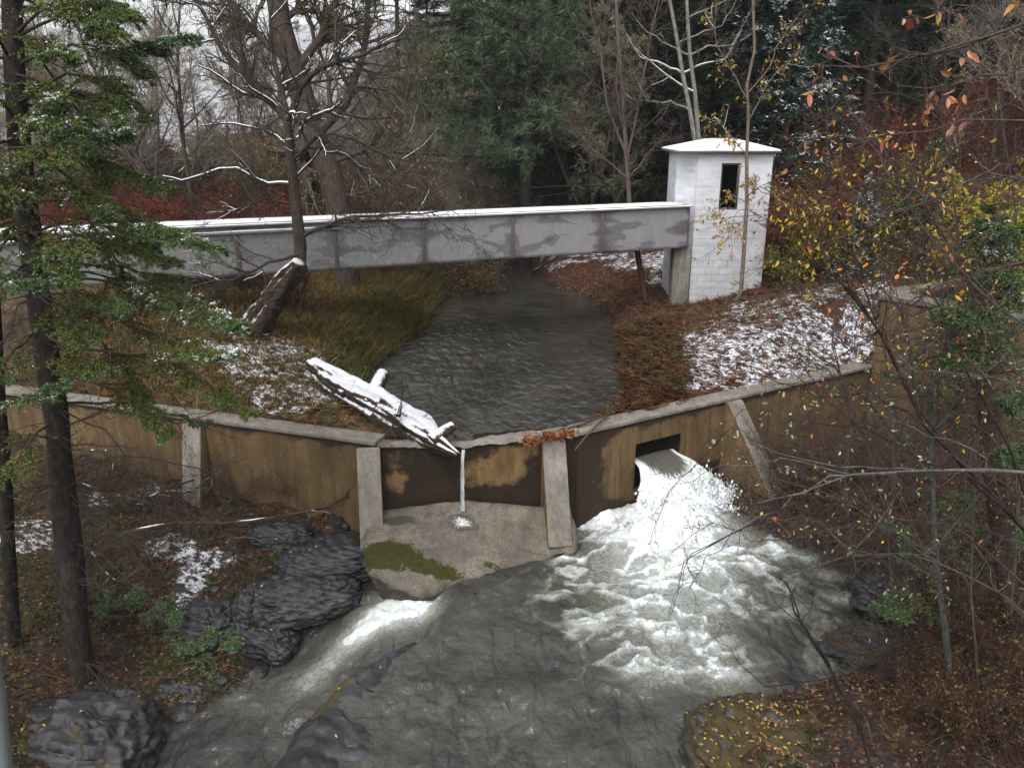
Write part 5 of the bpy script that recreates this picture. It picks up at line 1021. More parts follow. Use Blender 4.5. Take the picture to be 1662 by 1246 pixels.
bl_ = [  # pixel paths, depth along them, snow, length of side twigs, how much old foliage
 ([(24,110),(110,75),(200,80),(300,58)], -1.0, .35, .55, .45, 46), ([(24,60),(100,20),(170,10),(210,20)], -1.2, .0, .5, .6, 34), ([(30,170),(100,115),(170,130),(235,190)], -.6, .0, .5, .55, 34),
 ([(35,260),(90,225),(150,212),(212,212)], -1.4, .45, .42, .3, 40), ([(40,300),(110,240),(190,270),(262,300)], -.9, .05, .5, .55, 42), ([(45,330),(130,320),(240,360),(350,402)], -1.6, .08, .5, .5, 60),
 ([(50,400),(120,380),(200,400),(290,425)], -1.2, .0, .45, .55, 36), ([(60,440),(180,455),(300,490),(396,528)], -1.5, .15, .45, .45, 60), ([(65,480),(170,510),(280,555),(372,578)], -1.7, .18, .45, .6, 56), ([(75,560),(180,570),(300,600),(402,668)], -1.3, .03, .42, .7, 44),
 ([(30,200),(0,160),(-40,150),(-90,170)], -.8, .1, .5, .5, 24), ([(40,330),(20,300),(-20,300),(-60,320)], -1.0, .0, .5, .5, 26), ([(45,420),(30,440),(40,455),(42,462)], -2.2, .1, .4, .3, 20), ([(80,640),(40,650),(60,640),(95,622)], -2.6, .12, .35, .3, 24), ([(70,520),(30,560),(0,600),(-40,620)], -1.3, .1, .45, .4, 26), ([(50,380),(20,380),(-20,430),(-60,470)], -1.8, .1, .45, .4, 26),
 ([(60,420),(150,430),(230,440),(300,450)], 1.0, .0, .5, .5, 26), ([(35,240),(90,270),(160,330),(230,380)], .9, .0, .5, .6, 26), ([(25,40),(60,90),(120,170),(150,230)], 1.2, .0, .6, .6, 24), ([(20,20),(60,-20),(130,-40),(260,-10)], .5, .0, .6, .6, 30),
 ([(20,60),(60,20),(120,0),(180,5)], -.8, .1, .5, .5, 34), ([(20,170),(80,140),(140,150),(205,205)], -1.3, .05, .55, .6, 36), ([(25,240),(60,200),(90,190),(130,250)], -1.8, .1, .5, .45, 30), ([(35,320),(80,290),(130,300),(180,345)], -1.5, .05, .5, .6, 34), ([(20,230),(0,230),(-20,250),(-30,300)], -1.5, .1, .5, .6, 30), ([(20,260),(20,240),(60,235),(100,265)], -2.1, .0, .5, .65, 30), ([(60,430),(110,470),(150,480),(200,500)], -1.6, .0, .4, .5, 26), ([(55,380),(130,350),(190,380),(250,400)], -.6, .0, .5, .6, 30), ([(20,100),(0,60),(-30,40),(-80,60)], -1.2, .1, .6, .6, 30)]
for pts, dy, sn_, l2, old, sub in bl_: bough(Nm, Bm, rb, px_path(pts, yt, dy), sub=int(sub*1.35), l2=l2*1.1, snow=sn_, old=old, nb=17, bl=.042, bw=.010)
for pts, dy, sn_ in [([(25,120),(60,130),(90,160)], -1.6, .2), ([(30,200),(70,180),(120,200)], -1.9, .3), ([(20,60),(60,60),(100,90)], -1.6, .1), ([(40,330),(90,360),(130,420)], -1.8, .0), ([(30,260),(20,290),(0,330)], -1.9, .1), ([(50,380),(90,400),(110,450)], -1.9, .05), ([(60,480),(100,500),(140,560)], -1.7, 0), ([(70,540),(110,570),(170,600)], -1.5, 0), ([(15,0),(60,-20),(120,0),(190,50)], -1.4, .1), ([(30,150),(90,170),(150,230),(170,290)], .6, 0), ([(20,10),(100,10),(190,60),(240,120)], .8, 0), ([(45,300),(130,330),(190,420),(210,470)], .8, 0), ([(60,470),(140,520),(200,600),(230,640)], .4, 0), ([(80,600),(150,620),(220,650),(270,700)], -.9, 0), ([(90,680),(60,700),(20,760),(-20,800)], -1.2, 0)]:
    bough(Nm, Bm, rb, px_path(pts, yt, dy), sub=32, l2=.55, snow=sn_, old=.62, nb=14, bl=.045, bw=.014)
for k in range(16):   # boughs on the far and outer sides
    zz = rb.uniform(1.5, 9); az = rb.uniform(.3, 2.2) if k % 2 else rb.uniform(2.2, 4.2); c0_ = np.array([np.interp(zz, [q[2] for q in tp_], [q[0] for q in tp_]), yt, zz]); L = 2.2*(1-zz/14); e_ = c0_+np.array([math.cos(az)*L, math.sin(az)*L, -.35*L])
    bough(Nm, Bm, rb, [c0_, (c0_+e_)/2+np.array([0, 0, .12]), e_], sub=24, l2=.5, nb=8, bl=.05, bw=.016, old=.55)
dead_p = []   # bare dead branches low on the trunk
for pts, dy in [([(95,700),(180,660),(290,690),(420,640)], -.9), ([(100,760),(200,740),(330,760),(400,745)], -.8), ([(85,640),(150,590),(260,620),(330,700)], -.7), ([(105,830),(190,800),(300,830),(370,870)], -.6), ([(70,560),(160,520),(250,500),(330,520)], -.8), ([(60,470),(20,510),(0,560),(-40,620)], -.8), ([(100,780),(60,800),(20,850),(-30,870)], -1), ([(95,720),(50,700),(20,720),(-40,690)], -.8), ([(110,880),(170,900),(230,960),(260,1010)], -.6), ([(100,800),(160,850),(220,880),(260,930)], -.5), ([(60,480),(140,470),(220,530),(280,600)], -.4), ([(45,300),(120,310),(200,350),(270,410)], -.5), ([(90,660),(170,700),(240,790),(300,800)], -.9),([(112,900),(80,960),(40,1000),(0,1010)], -.8)]:
    dead_p.append(px_path(pts, yt, dy))
a = np.linspace(0, 3, 10); DP = np.stack([np.stack([np.interp(a, range(4), np.array(q)[:, i]) for i in range(3)], -1) for q in dead_p]); DP[:, 1:] += rb.normal(0, .02, DP[:, 1:].shape)
R = taper(len(DP), 10, .014, .3); V, F = tubes(DP, R, 5); Bm.add(V, F, (.04, .033, .03)); p, d, r, t_ = spawn(rb, DP, R, 16, .1, 1, .5, 1.1); P2_ = grow(rb, p, d, rb.uniform(.15, .7, len(p)), 6, .14, -.05); V, F = tubes(P2_, taper(len(p), 6, .0045, .5), 4); Bm.add(V, F, (.05, .042, .038))
p, d, r, t_ = spawn(rb, P2_, np.full(P2_.shape[:2], .004), 4, .1, 1, .4, 1.); P3 = grow(rb, p, d, rb.uniform(.06, .25, len(p)), 4, .16, -.03); V, F = tubes(P3, taper(len(p), 4, .003, .6), 3); Bm.add(V, F, (.055, .045, .04))
TT = np.array(tp_)[None]; a = np.linspace(0, 11, 24); TT = np.stack([np.interp(a, range(12), np.array(tp_)[:, i]) for i in range(3)], -1)[None]
p, d, r, t_ = spawn(rb, TT, np.full((1, 24), .15), 150, .04, .55, 1.1, 1.7); P2_ = grow(rb, p, d, rb.uniform(.3, 1.1, len(p)), 7, .12, -.03); V, F = tubes(P2_, taper(len(p), 7, .009, .3), 4); Bm.add(V, F, (.045, .038, .033))
p, d, r, t_ = spawn(rb, P2_, np.full(P2_.shape[:2], .004), 5, .2, 1, .4, 1.); P3 = grow(rb, p, d, rb.uniform(.1, .35, len(p)), 4, .16, -.03); V, F = tubes(P3, taper(len(p), 4, .003, .6), 3); Bm.add(V, F, (.06, .05, .045))
attach(shift(Tm, tb_).build("trunk", BARK, smooth=True), sroot); attach(shift(Bm, tb_).build("branches", TWIG), sroot); attach(shift(Nm, tb_).build("crown", NEED), sroot)
# second dark trunk at the very left edge
b_ = np.array(G(18, 1040)); q = np.array([b_-np.array([0,0,.3])]+px_path([(14,900),(2,700),(-10,500),(-30,200)], b_[1])); Tm = Mix(); Tm.add(*rough_tube(q, [.10,.09,.085,.08,.06], k=12, n=50, amp=.25, seed=8), (.022, .019, .017))
o = shift(Tm, b_).build("trunk", BARK, smooth=True); r_ = tree_root("spruce", b_, "thin dark trunk at the extreme left edge beside the big spruce", "spruce", None); attach(o, r_)
Nm = Mix(); Bm = Mix()
for k in range(12): z0 = rb.uniform(1, 6.5); az = rb.uniform(1.2, 4.5); c0_ = np.array([b_[0]-.15, b_[1], z0]); e_ = c0_+np.array([math.cos(az), math.sin(az), -.3])*1.3; bough(Nm, Bm, rb, [c0_, (c0_+e_)/2+np.array([0,0,.08]), e_], sub=20, nb=8, bl=.05, bw=.016)
attach(shift(Nm, b_).build("crown", NEED), r_); attach(shift(Bm, b_).build("branches", TWIG), r_)
# hemlock / cedar fronds low on the left bank
def frond_plant(name, base, arms, label, bright=1.2, snow=0, cat="hemlock", nb=12, sub=26, l2=.28, bl=.04, bw=.014, old=.3):
    r_ = tree_root(name, base, label, cat, None); Nm = Mix(); Bm = Mix()
    for q in arms: bough(Nm, Bm, rb, q, r0=.012, sub=sub, l2=l2, nb=nb, bl=bl, bw=bw, old=old, snow=snow, droop=.07, bright=bright)
    attach(shift(Bm, base).build("branches", TWIG), r_); attach(shift(Nm, base).build("crown", NEED), r_); return r_
b_ = np.array(G(215, 1020)); yh = b_[1]; 
arms = [px_path(p_, yh, d_) for p_, d_ in [([(215,1020),(215,985),(225,962)], 0), ([(210,1010),(180,975),(170,985)], -.2), ([(215,1000),(260,970),(290,1010)], -.3), ([(215,1030),(200,1060),(215,1095),(240,1115)], -.7), ([(220,1040),(270,1060),(300,1110)], -.7), ([(225,1030),(290,1040),(345,1075),(352,1110)], -.8), ([(225,1020),(300,1010),(360,1035),(385,1045)], -.7), ([(220,1035),(250,1085),(270,1120)], -.9), ([(215,1020),(240,1000),(250,985)], -.2), ([(210,1040),(180,1050),(160,1075)], -.5), ([(225,1025),(280,1025),(320,1050)], -.4), ([(215,1010),(190,1000),(165,1020)], .2)]]
frond_plant("hemlock", b_, arms, "feathery green hemlock seedling hanging over the lower left bank by the stream", bright=1.15, old=.2, sub=30, l2=.34)
b_ = np.array(G(392, 790)); frond_plant("hemlock", b_, [px_path(p_, b_[1]-.1) for p_ in [[(390,800),(385,770),(392,735)], [(390,790),(370,775),(362,772)], [(390,785),(408,765),(415,752)], [(392,775),(378,760),(372,750)]]], "small yellow-green evergreen seedling against the left dam wall", bright=1.7, old=.6, l2=.12, sub=14)
# right-hand hemlock boughs
b_ = np.array(G(1700, 820)); arms = [px_path(p_, 7.6, d_) for p_, d_ in [([(1720,480),(1640,480),(1570,500),(1530,512)], -.5), ([(1720,520),(1640,540),(1580,560),(1548,580)], -.4), ([(1720,440),(1660,440),(1600,450)], -.2), ([(1720,600),(1690,640),(1640,650)], 0.), ([(1720,330),(1660,370),(1620,380)], .2), ([(1740,700),(1680,720),(1640,735)], -.2), ([(1740,760),(1700,830),(1680,880)], -.3)]]
trn = px_path([(1725,900),(1722,600),(1715,300),(1712,0)], 7.7); arms += [trn]
frond_plant("hemlock", b_, arms, "hemlock at the right edge reaching green boughs across the wing wall", bright=.9, old=.25, l2=.4, sub=40)
b_ = np.array(G(1560, 1040)); arms = [px_path(p_, b_[1], d_) for p_, d_ in [([(1560,1035),(1500,975),(1440,968)], -.3), ([(1555,1030),(1480,990),(1425,985)], -.5), ([(1560,1020),(1520,930),(1470,900)], 0), ([(1560,1010),(1500,880),(1440,850)], .3), ([(1560,1010),(1600,900),(1620,850)], 0), ([(1560,1010),(1540,860),(1560,800)], .3)]]
frond_plant("hemlock", b_, arms, "olive-green hemlock sapling beside the right edge of the pool", bright=1.0, old=.35, l2=.35, sub=30)

# ---------------------------------------------------------------- right foreground shrubs and twigs
def twig_plant(name, base, stems, label, cat="shrub", seed=1, bark=(.10, .085, .075), twigc=(.07, .045, .04), dens=(7, 4, 0), l2=.28, leafn=0, leafsz=.05, leafcols=None, minr=.0022, snow=0, droop=0., part="stems", buds=None):
    base = np.array(base, float); lim = [(px_path(p_, y_, dy_), ra, rb_) for p_, y_, dy_, ra, rb_ in stems]
    T, C, lv = multi_limb(seed, np.array(lim[0][0]), lim, lim[0][1], lim[0][2], base, bark=np.array(bark), dens=dens, minr=minr, l2=l2, leafn=leafn, leafsz=leafsz, leafcols=leafcols, twigc=twigc, snow=snow, droop=droop)
    r_ = tree_root(name, base, label, cat, None); attach(T.build("stem", BARK, smooth=True), r_); attach(C.build("crown", TWIG), r_)
    if lv: attach(mesh_obj("leaves", lv[0], lv[1], LEAF, None, cols=lv[2]), r_)
    return r_
PALE = [(.30, .38, .22), (.36, .42, .28), (.25, .33, .14)]; PEACH = [(.45, .20, .13), (.50, .28, .20), (.40, .15, .07), (.42, .24, .08)]; ORG = [(.55, .22, .05), (.60, .35, .06), (.50, .16, .06)]
b_ = G(1545, 1140)
twig_plant("alder", b_, [([(1545,1130),(1525,960),(1512,800),(1508,690),(1515,610),(1545,540),(1560,480)], b_[1], -.3, .036, .014), ([(1510,690),(1490,620),(1470,520),(1430,470)], b_[1]-.2, 0, .022, .008), ([(1512,780),(1440,690),(1370,610),(1310,560)], b_[1]-.2, -.3, .018, .006), ([(1515,700),(1560,640),(1620,560),(1662,520)], b_[1]-.2, .2, .018, .006), ([(1520,900),(1430,850),(1340,800),(1250,770)], b_[1]-.2, -.5, .018, .005), ([(1525,940),(1450,900),(1380,890),(1300,850)], b_[1]-.3, -.3, .014, .004), ([(1515,620),(1500,560),(1530,500),(1525,420)], b_[1]-.2, 0, .015, .005)],
  "lichen-grey forked alder in front of the wing wall", "shrub", 701, (.075, .08, .068), (.075, .055, .05), (9, 6, 2), .3, 120, .055, PALE + [(.55, .40, .06)], droop=.0)
b_ = G(1640, 1200)
twig_plant("shrub", b_, [([(1700,900),(1600,790),(1500,690),(1440,560),(1390,480),(1320,420)], 6.2, .6, .022, .006), ([(1500,690),(1420,640),(1330,640),(1240,610)], 6.4, .2, .010, .003), ([(1600,790),(1500,740),(1400,700),(1280,680)], 6.2, .3, .012, .003), ([(1440,560),(1400,470),(1370,380)], 6.6, 0, .008, .003), ([(1700,880),(1600,640),(1540,560),(1500,480)], 6.0, .3, .014, .004)],
  "dark arching shrub stem sweeping up across the wing wall", "shrub", 702, (.035, .022, .02), (.06, .035, .03), (8, 5, 0), .32, 60, .05, PALE+ORG)
twig_plant("shrub", G(1662, 1100), [([(1720,770),(1600,762),(1500,764),(1380,770),(1300,800),(1230,815)], 5.2, .8, .014, .004), ([(1500,764),(1400,760),(1290,740),(1200,720)], 5.7, .3, .007, .003), ([(1380,770),(1270,745),(1170,758),(1100,790)], 5.8, .4, .006, .002), ([(1290,800),(1200,860),(1150,850),(1080,900)], 5.9, .4, .006, .002), ([(1600,762),(1560,720),(1480,690),(1400,660)], 5.4, .3, .006, .002)],
  "long grey horizontal branch reaching over the white water from the right", "shrub", 703, (.13, .12, .11), (.06, .04, .04), (7, 4, 0), .26, 40, .045, PALE)
twig_plant("shrub", G(1420, 1235), [([(1430,1290),(1390,1170),(1350,1090),(1300,1010),(1285,960),(1262,930)], 5.4, .5, .014, .004), ([(1300,1015),(1320,960),(1322,930)], 5.9, 0, .005, .002), ([(1300,1010),(1260,985),(1240,970)], 5.9, 0, .005, .002), ([(1350,1100),(1240,1110),(1180,1050),(1155,1025)], 5.7, .2, .006, .002)],
  "dark thin leafless stem rising from the lower right corner", "shrub", 704, (.03, .022, .02), (.035, .025, .022), (5, 3, 0), .2)
BRY = [(.025, .018, .02), (.03, .02, .02)]
twig_plant("shrub", G(1500, 1000), [([(1300,810),(1180,870),(1110,910),(1100,960),(1080,1030)], 5.4, .2, .005, .0015), ([(1180,700),(1120,760),(1090,800),(1060,880)], 5.6, .2, .004, .0015), ([(1115,900),(1130,960),(1120,1020)], 5.5, .1, .003, .0012), ([(1190,860),(1130,930),(1050,940)], 5.5, .1, .003, .0012)],
  "drooping dark twigs with tiny hanging buds in front of the foam", "shrub", 705, (.04, .028, .028), (.045, .03, .03), (6, 4, 0), .22, 90, .014, BRY, minr=.0014, droop=.05)
twig_plant("shrub", G(1662, 900), [([(1720,20),(1600,60),(1500,90),(1400,110),(1320,105)], 4.6, .5, .009, .003), ([(1720,90),(1600,130),(1500,150),(1420,120)], 4.8, .3, .007, .002), ([(1720,200),(1600,190),(1500,215),(1400,225),(1330,215)], 4.8, .3, .007, .002), ([(1700,-40),(1620,-10),(1560,20),(1480,30)], 4.6, .2, .006, .002), ([(1500,120),(1520,200),(1530,300),(1520,420)], 5.0, .1, .006, .002)],
  "twigs with big pale orange leaves at the top right corner", "shrub", 706, (.10, .07, .06), (.12, .08, .07), (6, 3, 0), .22, 60, .07, PEACH, droop=.01)
for sd_, pts, y_, n_, cols, lab in [(711, [(1700,420),(1600,440),(1500,480),(1420,540),(1330,600)], 6.5, 90, ORG+YEL, "thin branches with scattered orange leaves hanging before the wing wall"), (712, [(1640,560),(1500,330),(1400,300),(1290,330),(1240,360)], 8.5, 200, YEL, "branch carrying many small yellow leaves right of the gatehouse"), (713, [(1600,620),(1480,420),(1400,380),(1320,400),(1270,440)], 8.8, 190, YEL, "lower branch of yellow and orange leaves below the first yellow-leaved one"), (714, [(1700,650),(1600,560),(1560,420),(1540,250),(1510,120)], 7.2, 80, YEL+ORG, "upright twiggy stem with few orange leaves near the right edge"), (715, [(1540,1000),(1470,820),(1400,700),(1330,640),(1280,600)], 7.8, 110, PALE, "thin stems with round pale green leaves over the right dam wall"), (716, [(1500,930),(1400,830),(1320,780),(1270,760)], 8.2, 90, PALE, "lower thin stems with round pale green leaves beside the fourth buttress"),
   (717, [(1700,980),(1560,860),(1440,840),(1300,870)], 6.6, 30, ORG, "bare reddish twigs tangled at the right bank waterline"), (718, [(1700,820),(1600,700),(1500,640),(1380,660),(1290,700)], 7.4, 20, ORG, "bare reddish twigs crossing in front of the tall wing wall")]:
    s_ = [(pts, y_, .2, .010, .003)] + [([(a_[0], a_[1]), (a_[0]-50+rb.normal(0, 30), a_[1]-30+rb.normal(0, 50)), (a_[0]-110+rb.normal(0, 40), a_[1]-20+rb.normal(0, 70))], y_, .3, .005, .002) for a_ in pts[:4]+pts[1:4]]
    twig_plant("shrub", G(1600, 1000), s_, lab, "shrub", sd_, (.08, .05, .045), (.085, .05, .045), (7, 4, 0), .26, n_, .06 if n_ > 50 else .05, cols)
for sd_, pts, y_, n_, cols, lab in [(721, [(1590,1150),(1575,950),(1585,760),(1560,560),(1570,380)], 8.2, 60, YEL, "slim grey sapling with a few yellow leaves near the broken snag"), (722, [(1450,1010),(1440,850),(1460,700),(1435,560),(1450,430)], 9.6, 40, PALE, "thin grey sapling rising before the corner of the wing wall"), (723, [(1640,1000),(1655,800),(1630,600),(1650,350),(1620,150)], 8.8, 90, YEL, "tall thin sapling at the far right with yellow leaves"), (724, [(1390,930),(1370,800),(1385,680),(1350,560),(1360,450)], 10.4, 30, PALE, "thin upright stem beside the fourth buttress"),
  (725, [(1720,640),(1600,610),(1480,600),(1380,570),(1300,500)], 7.0, 40, ORG, "long thin bare branch crossing the wing wall from the right edge"), (726, [(1720,560),(1620,500),(1520,400),(1450,300),(1400,180)], 7.0, 60, PEACH, "arching bare branch with few pink-orange leaves above the wing wall"), (727, [(1720,1060),(1620,960),(1500,900),(1380,900),(1290,930)], 6.4, 10, ORG, "low bare branch reaching over the pool's right shore"), (728, [(1700,300),(1600,280),(1500,330),(1420,350),(1340,300)], 6.6, 70, YEL, "thin branch with yellow leaves crossing the brushy slope")]:
    s_ = [(pts, y_, .2, .014 if sd_ < 725 else .009, .003)] + [([(a_[0], a_[1]), (a_[0]+(-1)**j_*(50+rb.normal(0, 20)), a_[1]-60+rb.normal(0, 30)), (a_[0]+(-1)**j_*(100+rb.normal(0, 30)), a_[1]-130+rb.normal(0, 50))], y_, .3, .006, .002) for j_, a_ in enumerate(pts[:4]+pts[1:4])]
    twig_plant("sapling" if sd_ < 725 else "shrub", G(1600, 1050) if sd_ > 724 else G(*pts[0]), s_, lab, "sapling" if sd_ < 725 else "shrub", sd_, (.09, .085, .075), (.075, .055, .05), (9, 5, 2), .3, n_, .05, cols)
# brambles on the right bank and leafy low bushes
rbk = [put_bush("bramble", (0,0,0), bush(800+j, H=1.1, stems=12, dens=(8, 5), twigc=(.06, .034, .028), leafcols=[(.09, .035, .02), (.18, .10, .03), (.09, .09, .03)], leafn=200, leafsz=.05, r0=.008, spread=.8), "x", "bramble", "brambles along the right bank") for j in range(3)]
for k, (px, py) in enumerate([(1290,840),(1330,850),(1380,860),(1440,870),(1500,880),(1560,900),(1620,930),(1660,960),(1350,800),(1420,810),(1500,820),(1580,830),(1640,850),(1500,950),(1600,1010),(1660,1060),(1640,1120),(1580,1080),(1500,1180),(1580,1190),(1650,1200),(1450,780),(1550,780),(1620,780),(1530,1110),(1690,1150),(1560,1240),(1650,1246)]):
    g = G(px, py); where = "at the foot of the right dam wall" if py < 845 and px < 1480 else "below the wing wall" if py < 845 else "beside the buttress waterline" if px < 1400 else "in the lower right corner" if py > 1070 else "on the bank right of the pool"
    pr = rbk[k % 3]; sc = rb.uniform(.6, 1.1)
    if k < 3: pr.location = tuple(g); pr.scale = (sc,)*3; pr["label"] = "reddish bramble clump "+where
    else: dup(pr, g, rb.uniform(0, 6), sc, "reddish bramble clump "+where)
tb3 = []
thk = [("brown", px, y, sc, w_) for px, y, sc, w_ in [(1290,14.6,.62,"against the right dam wall"),(1335,14.8,.7,"against the right dam wall"),(1380,14.6,.75,"against the right dam wall"),(1430,14.2,.8,"at the corner of the tall wing wall"),(1480,13.6,.8,"before the tall wing wall"),(1540,13.2,.8,"before the tall wing wall"),(1600,12.6,.85,"before the tall wing wall"),(1660,12.2,.8,"before the tall wing wall"),(1400,13.0,.6,"at the corner of the tall wing wall"),(1460,12.2,.65,"above the pool's right shore"),(1520,11.4,.7,"above the pool's right shore"),(1600,10.8,.7,"above the pool's right shore"),(1650,9.8,.6,"in the right-hand tangle"),(1560,9.4,.5,"in the right-hand tangle"),
  (20,13.6,.6,"below the far left of the dam wall"),(90,13.8,.55,"below the far left of the dam wall"),(160,14.0,.5,"below the far left of the dam wall"),(240,14.0,.45,"left of the first buttress"),(60,12.4,.5,"behind the big spruce trunk"),(180,12.6,.45,"behind the big spruce trunk"),(20,11.4,.5,"behind the big spruce trunk"),(350,14.3,.4,"between the first two buttresses"),(440,14.2,.35,"between the first two buttresses")]]
shrub("tangle", H=2.6, stems=16, dens=(10, 7), twigc=(.065, .046, .038), leafcols=[(.14, .05, .03), (.20, .09, .03), (.10, .09, .03)], leafn=220, leafsz=.05, r0=.012, spread=.7)
for key, px, y, sc, w_ in thk: o = place(bsh["tangle"][rg.integers(0, 2)], px+rg.normal(0, 6), y, rg.uniform(0, 6.3), sc, "leafless reddish-brown tangle of twigs "+w_, -.05); o["group"] = "tangles of twigs below the dam"
# fallen branches, left bank
def fallen(pts, rad, label, seed=0, snow=.8, tw=8, col=(.07, .055, .04), cat="fallen branch"):
    P = np.array([G(a, b_, .06+dz) for a, b_, dz in pts]); base = P[0].copy(); rng = np.random.default_rng(seed); M_ = Mix(); q = P-base; a = np.linspace(0, len(q)-1, 14); PP = np.stack([np.interp(a, np.arange(len(q)), q[:, i]) for i in range(3)], -1); PP[1:] += rng.normal(0, rad*.5, (13, 3)); R = np.linspace(rad, rad*.25, 14)
    V, F = tubes(PP[None], R[None], 8); M_.add(V, F, col); p, d, r, t_ = spawn(rng, PP[None], R[None], tw, .1, 1, .4, 1.); L = np.linalg.norm(np.diff(PP, axis=0), axis=1).sum()
    P2_ = grow(rng, p, d+np.array([0, 0, .15]), L*.3*rng.uniform(.3, 1, len(p)), 6, .12); R2 = taper(len(p), 6, rad*.3, .3); V, F = tubes(P2_, R2, 5); M_.add(V, F, col)
    p, d, r, t_ = spawn(rng, P2_, R2, 4, .2, 1, .4, 1.); P3 = grow(rng, p, d, L*.1*rng.uniform(.3, 1, len(p)), 4, .12); V, F = tubes(P3, taper(len(p), 4, rad*.12, .5), 3); M_.add(V, F, col)
    o = M_.build("fallen_branch", BARK); o.location = tuple(base); tag(o, label, cat)
    if snow:
        S_ = Mix(); 
        k = max(3, int(14*snow))
        for a_ in range(0, k-2, 4):
            e_ = a_+int(rng.integers(3, 5)); Q = PP[a_:e_].copy(); rr_ = R[a_:e_]*np.sin(np.linspace(.25, 2.9, len(Q)))*.6; Q[:, 2] += R[a_:e_]*.62; V, F = tubes(Q[None], rr_[None], 6); mesh_obj('snow', V, F, SNOWM, o, smooth=True); kk = rng.random(len(P2_)) < snow*.4
        for j_ in np.where(kk)[0]: Q = P2_[j_:j_+1].copy(); Q[..., 2] += R2[j_]*.6; V, F = tubes(Q, R2[j_:j_+1]*.6, 4); mesh_obj('snow', V, F, SNOWM, o, smooth=True)
    return o
fallen([(205,892,.25),(300,885,.25),(380,880,.25),(480,872,.3),(560,868,.3),(640,882,.25),(720,895,.1)], .045, "long snow-topped fallen branch lying across the left rocks toward the second buttress", 1, .55, 10)
fallen([(380,885,.1),(440,895,.1),(480,910,.1)], .02, "short brown stick just below the long snow-topped branch", 2, 0, 2, (.14, .09, .05))
fallen([(130,810,.2),(200,830,.15),(270,835,.15),(360,805,.3)], .03, "snow-lined stick on the slope below the first buttress", 3, .7, 6)
fallen([(135,895,.5),(150,930,.3),(175,950,.15),(210,960,.05)], .05, "short snow-capped branch leaning by the big spruce trunk", 4, .9, 2)
fallen([(150,750,.2),(185,765,.25),(190,800,.15)], .035, "curved snowy stick between spruce trunk and first buttress", 5, .9, 2)
fallen([(388,1060,.0),(410,990,.2),(430,940,.25),(440,915,.2)], .014, "thin upright brown stick leaning on the upright boulder", 6, 0, 1, (.12, .07, .05))
fallen([(480,830,.15),(530,800,.4),(570,778,.5),(640,785,.5)], .014, "thin arching twig crossing the second buttress", 7, 0, 3, (.14, .11, .07))
fallen([(240,850,.4),(340,800,.35),(420,870,.3)], .022, "dark crossing stick under the first buttress", 8, .3, 8, (.035, .025, .02))
fallen([(860,450,.1),(910,445,.5),(960,432,.8),(990,428,.9)], .05, "snow-lined dead branch trailing into the stream from the right bank under the flume", 9, .9, 16)
fallen([(480,1240,.0),(470,1250,.05)], .01, "x", 10, 0, 1) if False else None
# debris caught on the right end of the spillway
def stick(pts, rad, label, name="stick", cat="stick", col=(.13, .075, .045)):
    q = np.array(pts, float); M_ = Mix(); V, F = rough_tube(q-q[0], [rad, rad*.9, rad*.5], k=8, n=16, amp=.2, seed=int(q[0, 0]*10) % 7); M_.add(V, F, col); o = M_.build(name, BARK, smooth=True); o.location = tuple(q[0]); return tag(o, label, cat)
stick([W(988,672,.22), W(958,700,.26), W(933,730,.05)], .022, "forked brown stick hanging over the dam face by the third buttress")
stick([W(905,700,.12), W(940,690,.2), W(985,674,.25)], .03, "short brown stick lying along the crest beside the third buttress", col=(.08, .05, .035))
stick([W(1000,655,.05), W(1020,648,.1), W(1032,652,.1)], .05, "small snow-dusted broken log end at the right water edge", "driftwood", "driftwood", (.2, .15, .1))
rl = np.random.default_rng(9); c_ = []; 
q = np.array([W(852+ (i/260)*80+rl.normal(0, 4), 715-(i/260)*14+rl.normal(0, 4), .13+rl.random()*.05) for i in range(260)]); V, F = kites(rl, q, rl.normal(0, 1, (260, 3))*[1, 1, .3], .11, .045)
tag(mesh_obj("fallen_leaves", V, F, LEAF, None, cols=vary(rl, 260, [(.22, .075, .03), (.13, .045, .02), (.28, .12, .05)])), "clump of rust-brown leaves caught on the spillway crest", "leaf clump", kind="stuff")

# ================================================================ ground cover (uncountable)
rs_ = np.random.default_rng(21)
def sample(n, x0, x1, y0, y1, cond, ypow=1.0):
    x = rs_.uniform(x0, x1, n*3); y = y0+(y1-y0)*rs_.random(n*3)**ypow; P = np.c_[x, y]; k = cond(P); P = P[k][:n]; return np.c_[P, ground_z(P)]
def upc(P): return (poly_side(P, FRONT)*US > .4) & (poly_sdf(P, RIV) > .02)
def dnc(P): return (poly_side(P, FRONT)*US < -.05) & (poly_sdf(P, POOL) > .08)
def blades(P, h, w, cols, lean=.6, wts=None, curve=.5):
    N = len(P); a = rs_.uniform(0, 2*np.pi, N); d = np.stack([np.cos(a), np.sin(a), np.zeros(N)], -1)*lean*rs_.uniform(.3, 1.6, (N, 1)); d[:, 2] = 1; d = unit(d); hh = h*rs_.uniform(.5, 1.3, N)[:, None]
    s = unit(np.cross(d, rs_.normal(0, 1, (N, 3))))*w*.5; m = P+d*hh*.55; tpp = m + unit(d+np.stack([np.cos(a), np.sin(a), -.6*np.ones(N)], -1)*curve)*hh*.5
    V = np.stack([P-s, P+s, m+s*.8, m-s*.8, tpp], 1).reshape(-1, 3); i = np.arange(N)*5
    return V, [np.stack([i, i+1, i+2, i+3], -1), np.stack([i+3, i+2, i+4], -1)], vary(rs_, N, cols, wts, per=5)
